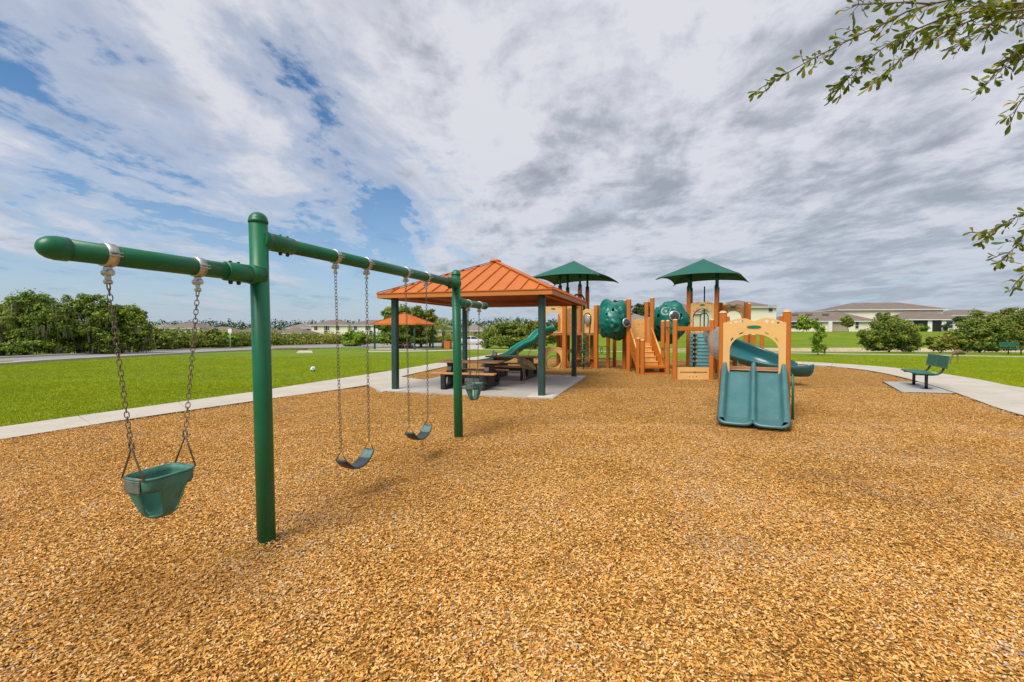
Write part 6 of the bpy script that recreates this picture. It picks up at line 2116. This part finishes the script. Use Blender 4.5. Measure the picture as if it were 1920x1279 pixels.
bp_ = gp(840, 655)
t = empty("waste_bin", bp_, R(-14), "orange slatted waste bin near the distant shelter", "bin")
m_bin = principled("orange_bin_slat", (0.50, 0.14, 0.02), .6, var=.15, vscale=6)
for sx_, sy_, rr in ((0, -1, 0), (0, 1, 0), (-1, 0, 90), (1, 0, 90)):
    for k in range(5):
        o_ = (k - 2) * .135
        c_ = (o_, sy_ * .34, .46) if rr == 0 else (sx_ * .34, o_, .46)
        MB().box(c_, (.12, .03, .84) if rr == 0 else (.03, .12, .84), None, .005).build("slat", m_bin, t)
MB().box((0, 0, .46), (.62, .62, .80)).build("liner", m_black, t)
MB().box((0, 0, .90), (.74, .74, .05), None, .01).build("lid", m_bin, t)

bl = gp(587, 697.2)
bm = bmesh.new()
bmesh.ops.create_icosphere(bm, subdivisions=4, radius=.11)
ico = bmesh.new(); bmesh.ops.create_icosphere(ico, subdivisions=1, radius=1.0)
ax = [v_.co.normalized() for v_ in ico.verts]; ico.free()
for f_ in bm.faces:
    f_.smooth = True
    d = f_.calc_center_median().normalized()
    f_.material_index = 1 if max(d.dot(a) for a in ax) > .935 else 0
me = bpy.data.meshes.new("soccer_ball"); bm.to_mesh(me); bm.free()
me.materials.append(principled("white_ball", (.72, .74, .72), .45)); me.materials.append(principled("teal_ball_patch", (.05, .30, .26), .45))
o = obj("soccer_ball", me, None); o.location = (bl.x, bl.y, bl.z + .11)
tag(o, "white ball with teal patches lying on the left lawn", "ball")

# ================================================================== OAK BRANCHES OVERHEAD
m_leaf = attr_mat_leafy("live_oak_leaf", [(0.0, (0.070, 0.121, 0.015)), (0.45, (0.177, 0.231, 0.021)), (0.8, (0.331, 0.354, 0.038)), (0.93, (0.567, 0.442, 0.060)), (1.0, (0.600, 0.309, 0.045))], rough=.45, trans=.42, spec=.4)
m_twig = principled("oak_twig", (0.17, 0.115, 0.075), .85, var=.3, vscale=30)
def leaf_mesh(i):
    r_ = random.Random(700 + i)
    L = r_.uniform(.044, .064); Wd = L * r_.uniform(.16, .22)
    vs, tn = [], []
    prof = [(0, .10), (.18, .35), (.42, .75), (.66, 1.0), (.86, .82), (1.0, .12)]
    cv = r_.uniform(-.012, .014); fold = r_.uniform(.15, .4)
    for (s, w_) in prof:
        z = cv * math.sin(s * 2.6)
        vs += [(s * L, -Wd * w_, z + Wd * w_ * fold), (s * L, 0, z), (s * L, Wd * w_, z + Wd * w_ * fold)]
    fs = []
    for j in range(len(prof) - 1):
        for k in range(2):
            fs.append((j * 3 + k, (j + 1) * 3 + k, (j + 1) * 3 + k + 1, j * 3 + k + 1))
    me = bpy.data.meshes.new("leaf"); me.from_pydata(vs, [], fs); me.polygons.foreach_set('use_smooth', [True] * len(fs)); me.update()
    a = me.attributes.new('tint', 'FLOAT', 'POINT'); a.data.foreach_set('value', [min(1, max(0, .12 + .105 * i + r_.uniform(-.04, .04)))] * len(vs))
    me.materials.append(m_leaf)
    return me
leaf_meshes = [leaf_mesh(i) for i in range(9)]
TB = Vector((6.9, 0.9, 0.02))
oak = empty("oak_tree", TB, 0, "live oak whose leafy branches hang into the upper right corner", "tree")
limb_c = [Vector((6.9, .9, 0)), Vector((6.75, .95, 1.2)), Vector((6.4, 1.1, 2.3)), Vector((5.6, 1.6, 3.2)), Vector((4.6, 2.3, 3.75)), Vector((3.75, 2.75, 3.85))]
trunk = MB().tube([p - TB for p in [limb_c[0] - Vector((0, 0, .15))] + limb_c[1:4] + [limb_c[4]]], [.20, .16, .13, .09, .05], 10).build("trunk", m_bark, oak)
branches = [
    ([(1990, -8), (1900, -2), (1800, -4), (1745, 8), (1700, 22), (1655, 46), (1610, 66), (1560, 92), (1510, 118), (1460, 146), (1424, 166)], 2.75, 170),
    ([(1990, 8), (1900, 6), (1830, 18), (1770, 34), (1715, 56), (1665, 84), (1625, 112), (1598, 138), (1577, 163)], 2.85, 186),
    ([(1995, 22), (1920, 18), (1850, 28), (1790, 50), (1740, 78), (1700, 104), (1668, 128), (1644, 150)], 2.65, 186),
    ([(1745, 8), (1700, 4), (1660, 6), (1625, 8), (1598, 10)], 2.72, 55),
    ([(1995, 40), (1930, 34), (1880, 36), (1840, 50), (1812, 70), (1790, 92)], 2.9, 77),
    ([(1998, 60), (1945, 62), (1915, 85), (1895, 112), (1868, 140), (1838, 165)], 2.7, 77),
    ([(1998, 15), (1950, 12), (1890, 14), (1850, 8), (1805, 2)], 2.95, 99),
    ([(2000, 140), (1955, 155), (1925, 175), (1908, 200), (1898, 222)], 2.6, 46),
    ([(1998, -6), (1940, 8), (1885, 34), (1852, 62)], 2.8, 46),
    ([(1998, 84), (1950, 88), (1920, 104), (1902, 126)], 2.75, 37),
    ([(1998, 28), (1940, 22), (1860, 10), (1770, 14)], 2.9, 68),
    ([(2000, 372), (1950, 384), (1915, 402), (1880, 420), (1846, 440)], 2.9, 77),
    ([(2000, 395), (1950, 410), (1920, 440), (1905, 462), (1875, 490)], 3.0, 62),
    ([(2000, 470), (1950, 490), (1925, 510), (1905, 530), (1892, 548)], 2.85, 43)]
rl = random.Random(77)
hub = Vector((3.75, 2.75, 3.85)); 
low_hub = pd(2060, 400, 2.95)
MB().tube([p - TB for p in [Vector((6.2, 1.2, 2.5)), Vector((5.2, 1.9, 2.75)), low_hub]], [.06, .04, .02], 8).build("limb", m_bark, oak)
count = 0
leaves = []
for bi, (pts, d, nl) in enumerate(branches):
    P_ = [pd(x, y, d + rl.uniform(-.06, .06)) for x, y in pts]
    start = hub if pts[0][1] < 300 and bi != 3 else (low_hub if bi != 3 else None)
    path = ([start] if start is not None else []) + P_
    n_ = len(path)
    br = MB().tube([p - TB for p in path], [(.0060 if bi < 3 else .0045) * (1 - i / n_) + .0013 for i in range(n_)], 6).build("branch", m_twig, oak)
    # leaves sit along the twig and on short side shoots
    seg = [(P_[i], P_[i + 1]) for i in range(len(P_) - 1)]
    k = 0
    while k < nl:
        u = .12 + .88 * rl.random() ** .8
        f = u * len(seg); i = min(int(f), len(seg) - 1)
        a, b = seg[i]; p = a.lerp(b, f - i); dr = (b - a).normalized()
        m = rl.choice((2, 3, 3, 4)) if nl - k > 2 else 1
        sd = (dr + Vector((rl.gauss(0, .55), rl.gauss(0, .55), rl.gauss(-.15, .5)))).normalized()
        sl_len = rl.uniform(.0, .11)
        tip = p + sd * sl_len
        if sl_len > .03:
            MB().tube([p - TB, tip - TB], [.0020, .0012], 4).build("shoot", m_twig, br)
        for j in range(m):
            ld = (sd + Vector((rl.gauss(0, .6), rl.gauss(0, .6), rl.gauss(-.05, .5)))).normalized()
            lm = leaf_meshes[min(8, int(abs(rl.gauss(1.0, 3.8))))]
            lo_ = p.lerp(tip, rl.uniform(.5, 1)) - TB
            q = ld.to_track_quat('X', 'Z') @ Matrix.Rotation(rl.uniform(-1.2, 1.2), 3, 'X').to_quaternion()
            leaves.append((rl.uniform(.75, 1.2), lm, lo_, q, br))
            k += 1; count += 1
leaves.sort(key=lambda e: -e[0])
for (s_, lm, lo_, q, br) in leaves[:300]:
    o = bpy.data.objects.new("leaf", lm); COL.objects.link(o)
    o.parent = br
    o.location = lo_
    o.rotation_mode = 'QUATERNION'
    o.rotation_quaternion = q
    o.scale = (s_, s_, s_)
vs_, fs_, ts_ = [], [], []
for (s_, lm, lo_, q, br) in leaves[300:]:
    o_ = len(vs_)
    vs_ += [tuple(q @ (vt.co * s_) + lo_) for vt in lm.vertices]
    ts_ += [a_.value for a_ in lm.attributes['tint'].data]
    fs_ += [tuple(i + o_ for i in pl.vertices) for pl in lm.polygons]
lm = arrays_mesh("small_leaves", np.array(vs_), np.array(fs_), np.array(ts_))
lm.polygons.foreach_set('use_smooth', [True] * len(fs_))
tag(obj("small_leaves", lm, m_leaf, oak), None, None, None, 'stuff')
v, f, tn = leaf_cloud([(.2, -.9, 5.0, 2.6, 2.0, 1.5), (1.2, -.3, 4.2, 2.2, 2.0, 1.4), (-.9, -1.0, 4.4, 1.8, 1.4, 1.2)], 5000, .10, 123)
tag(obj("crown", arrays_mesh("crown", v, f, tn), m_oak, oak), None, None, None, 'stuff')
MB().tube([p - TB for p in [Vector((6.75, .95, 1.2)), Vector((7.0, .4, 2.6)), Vector((7.1, .0, 4.6))]], [.15, .11, .05], 9).build("limb", m_bark, oak)
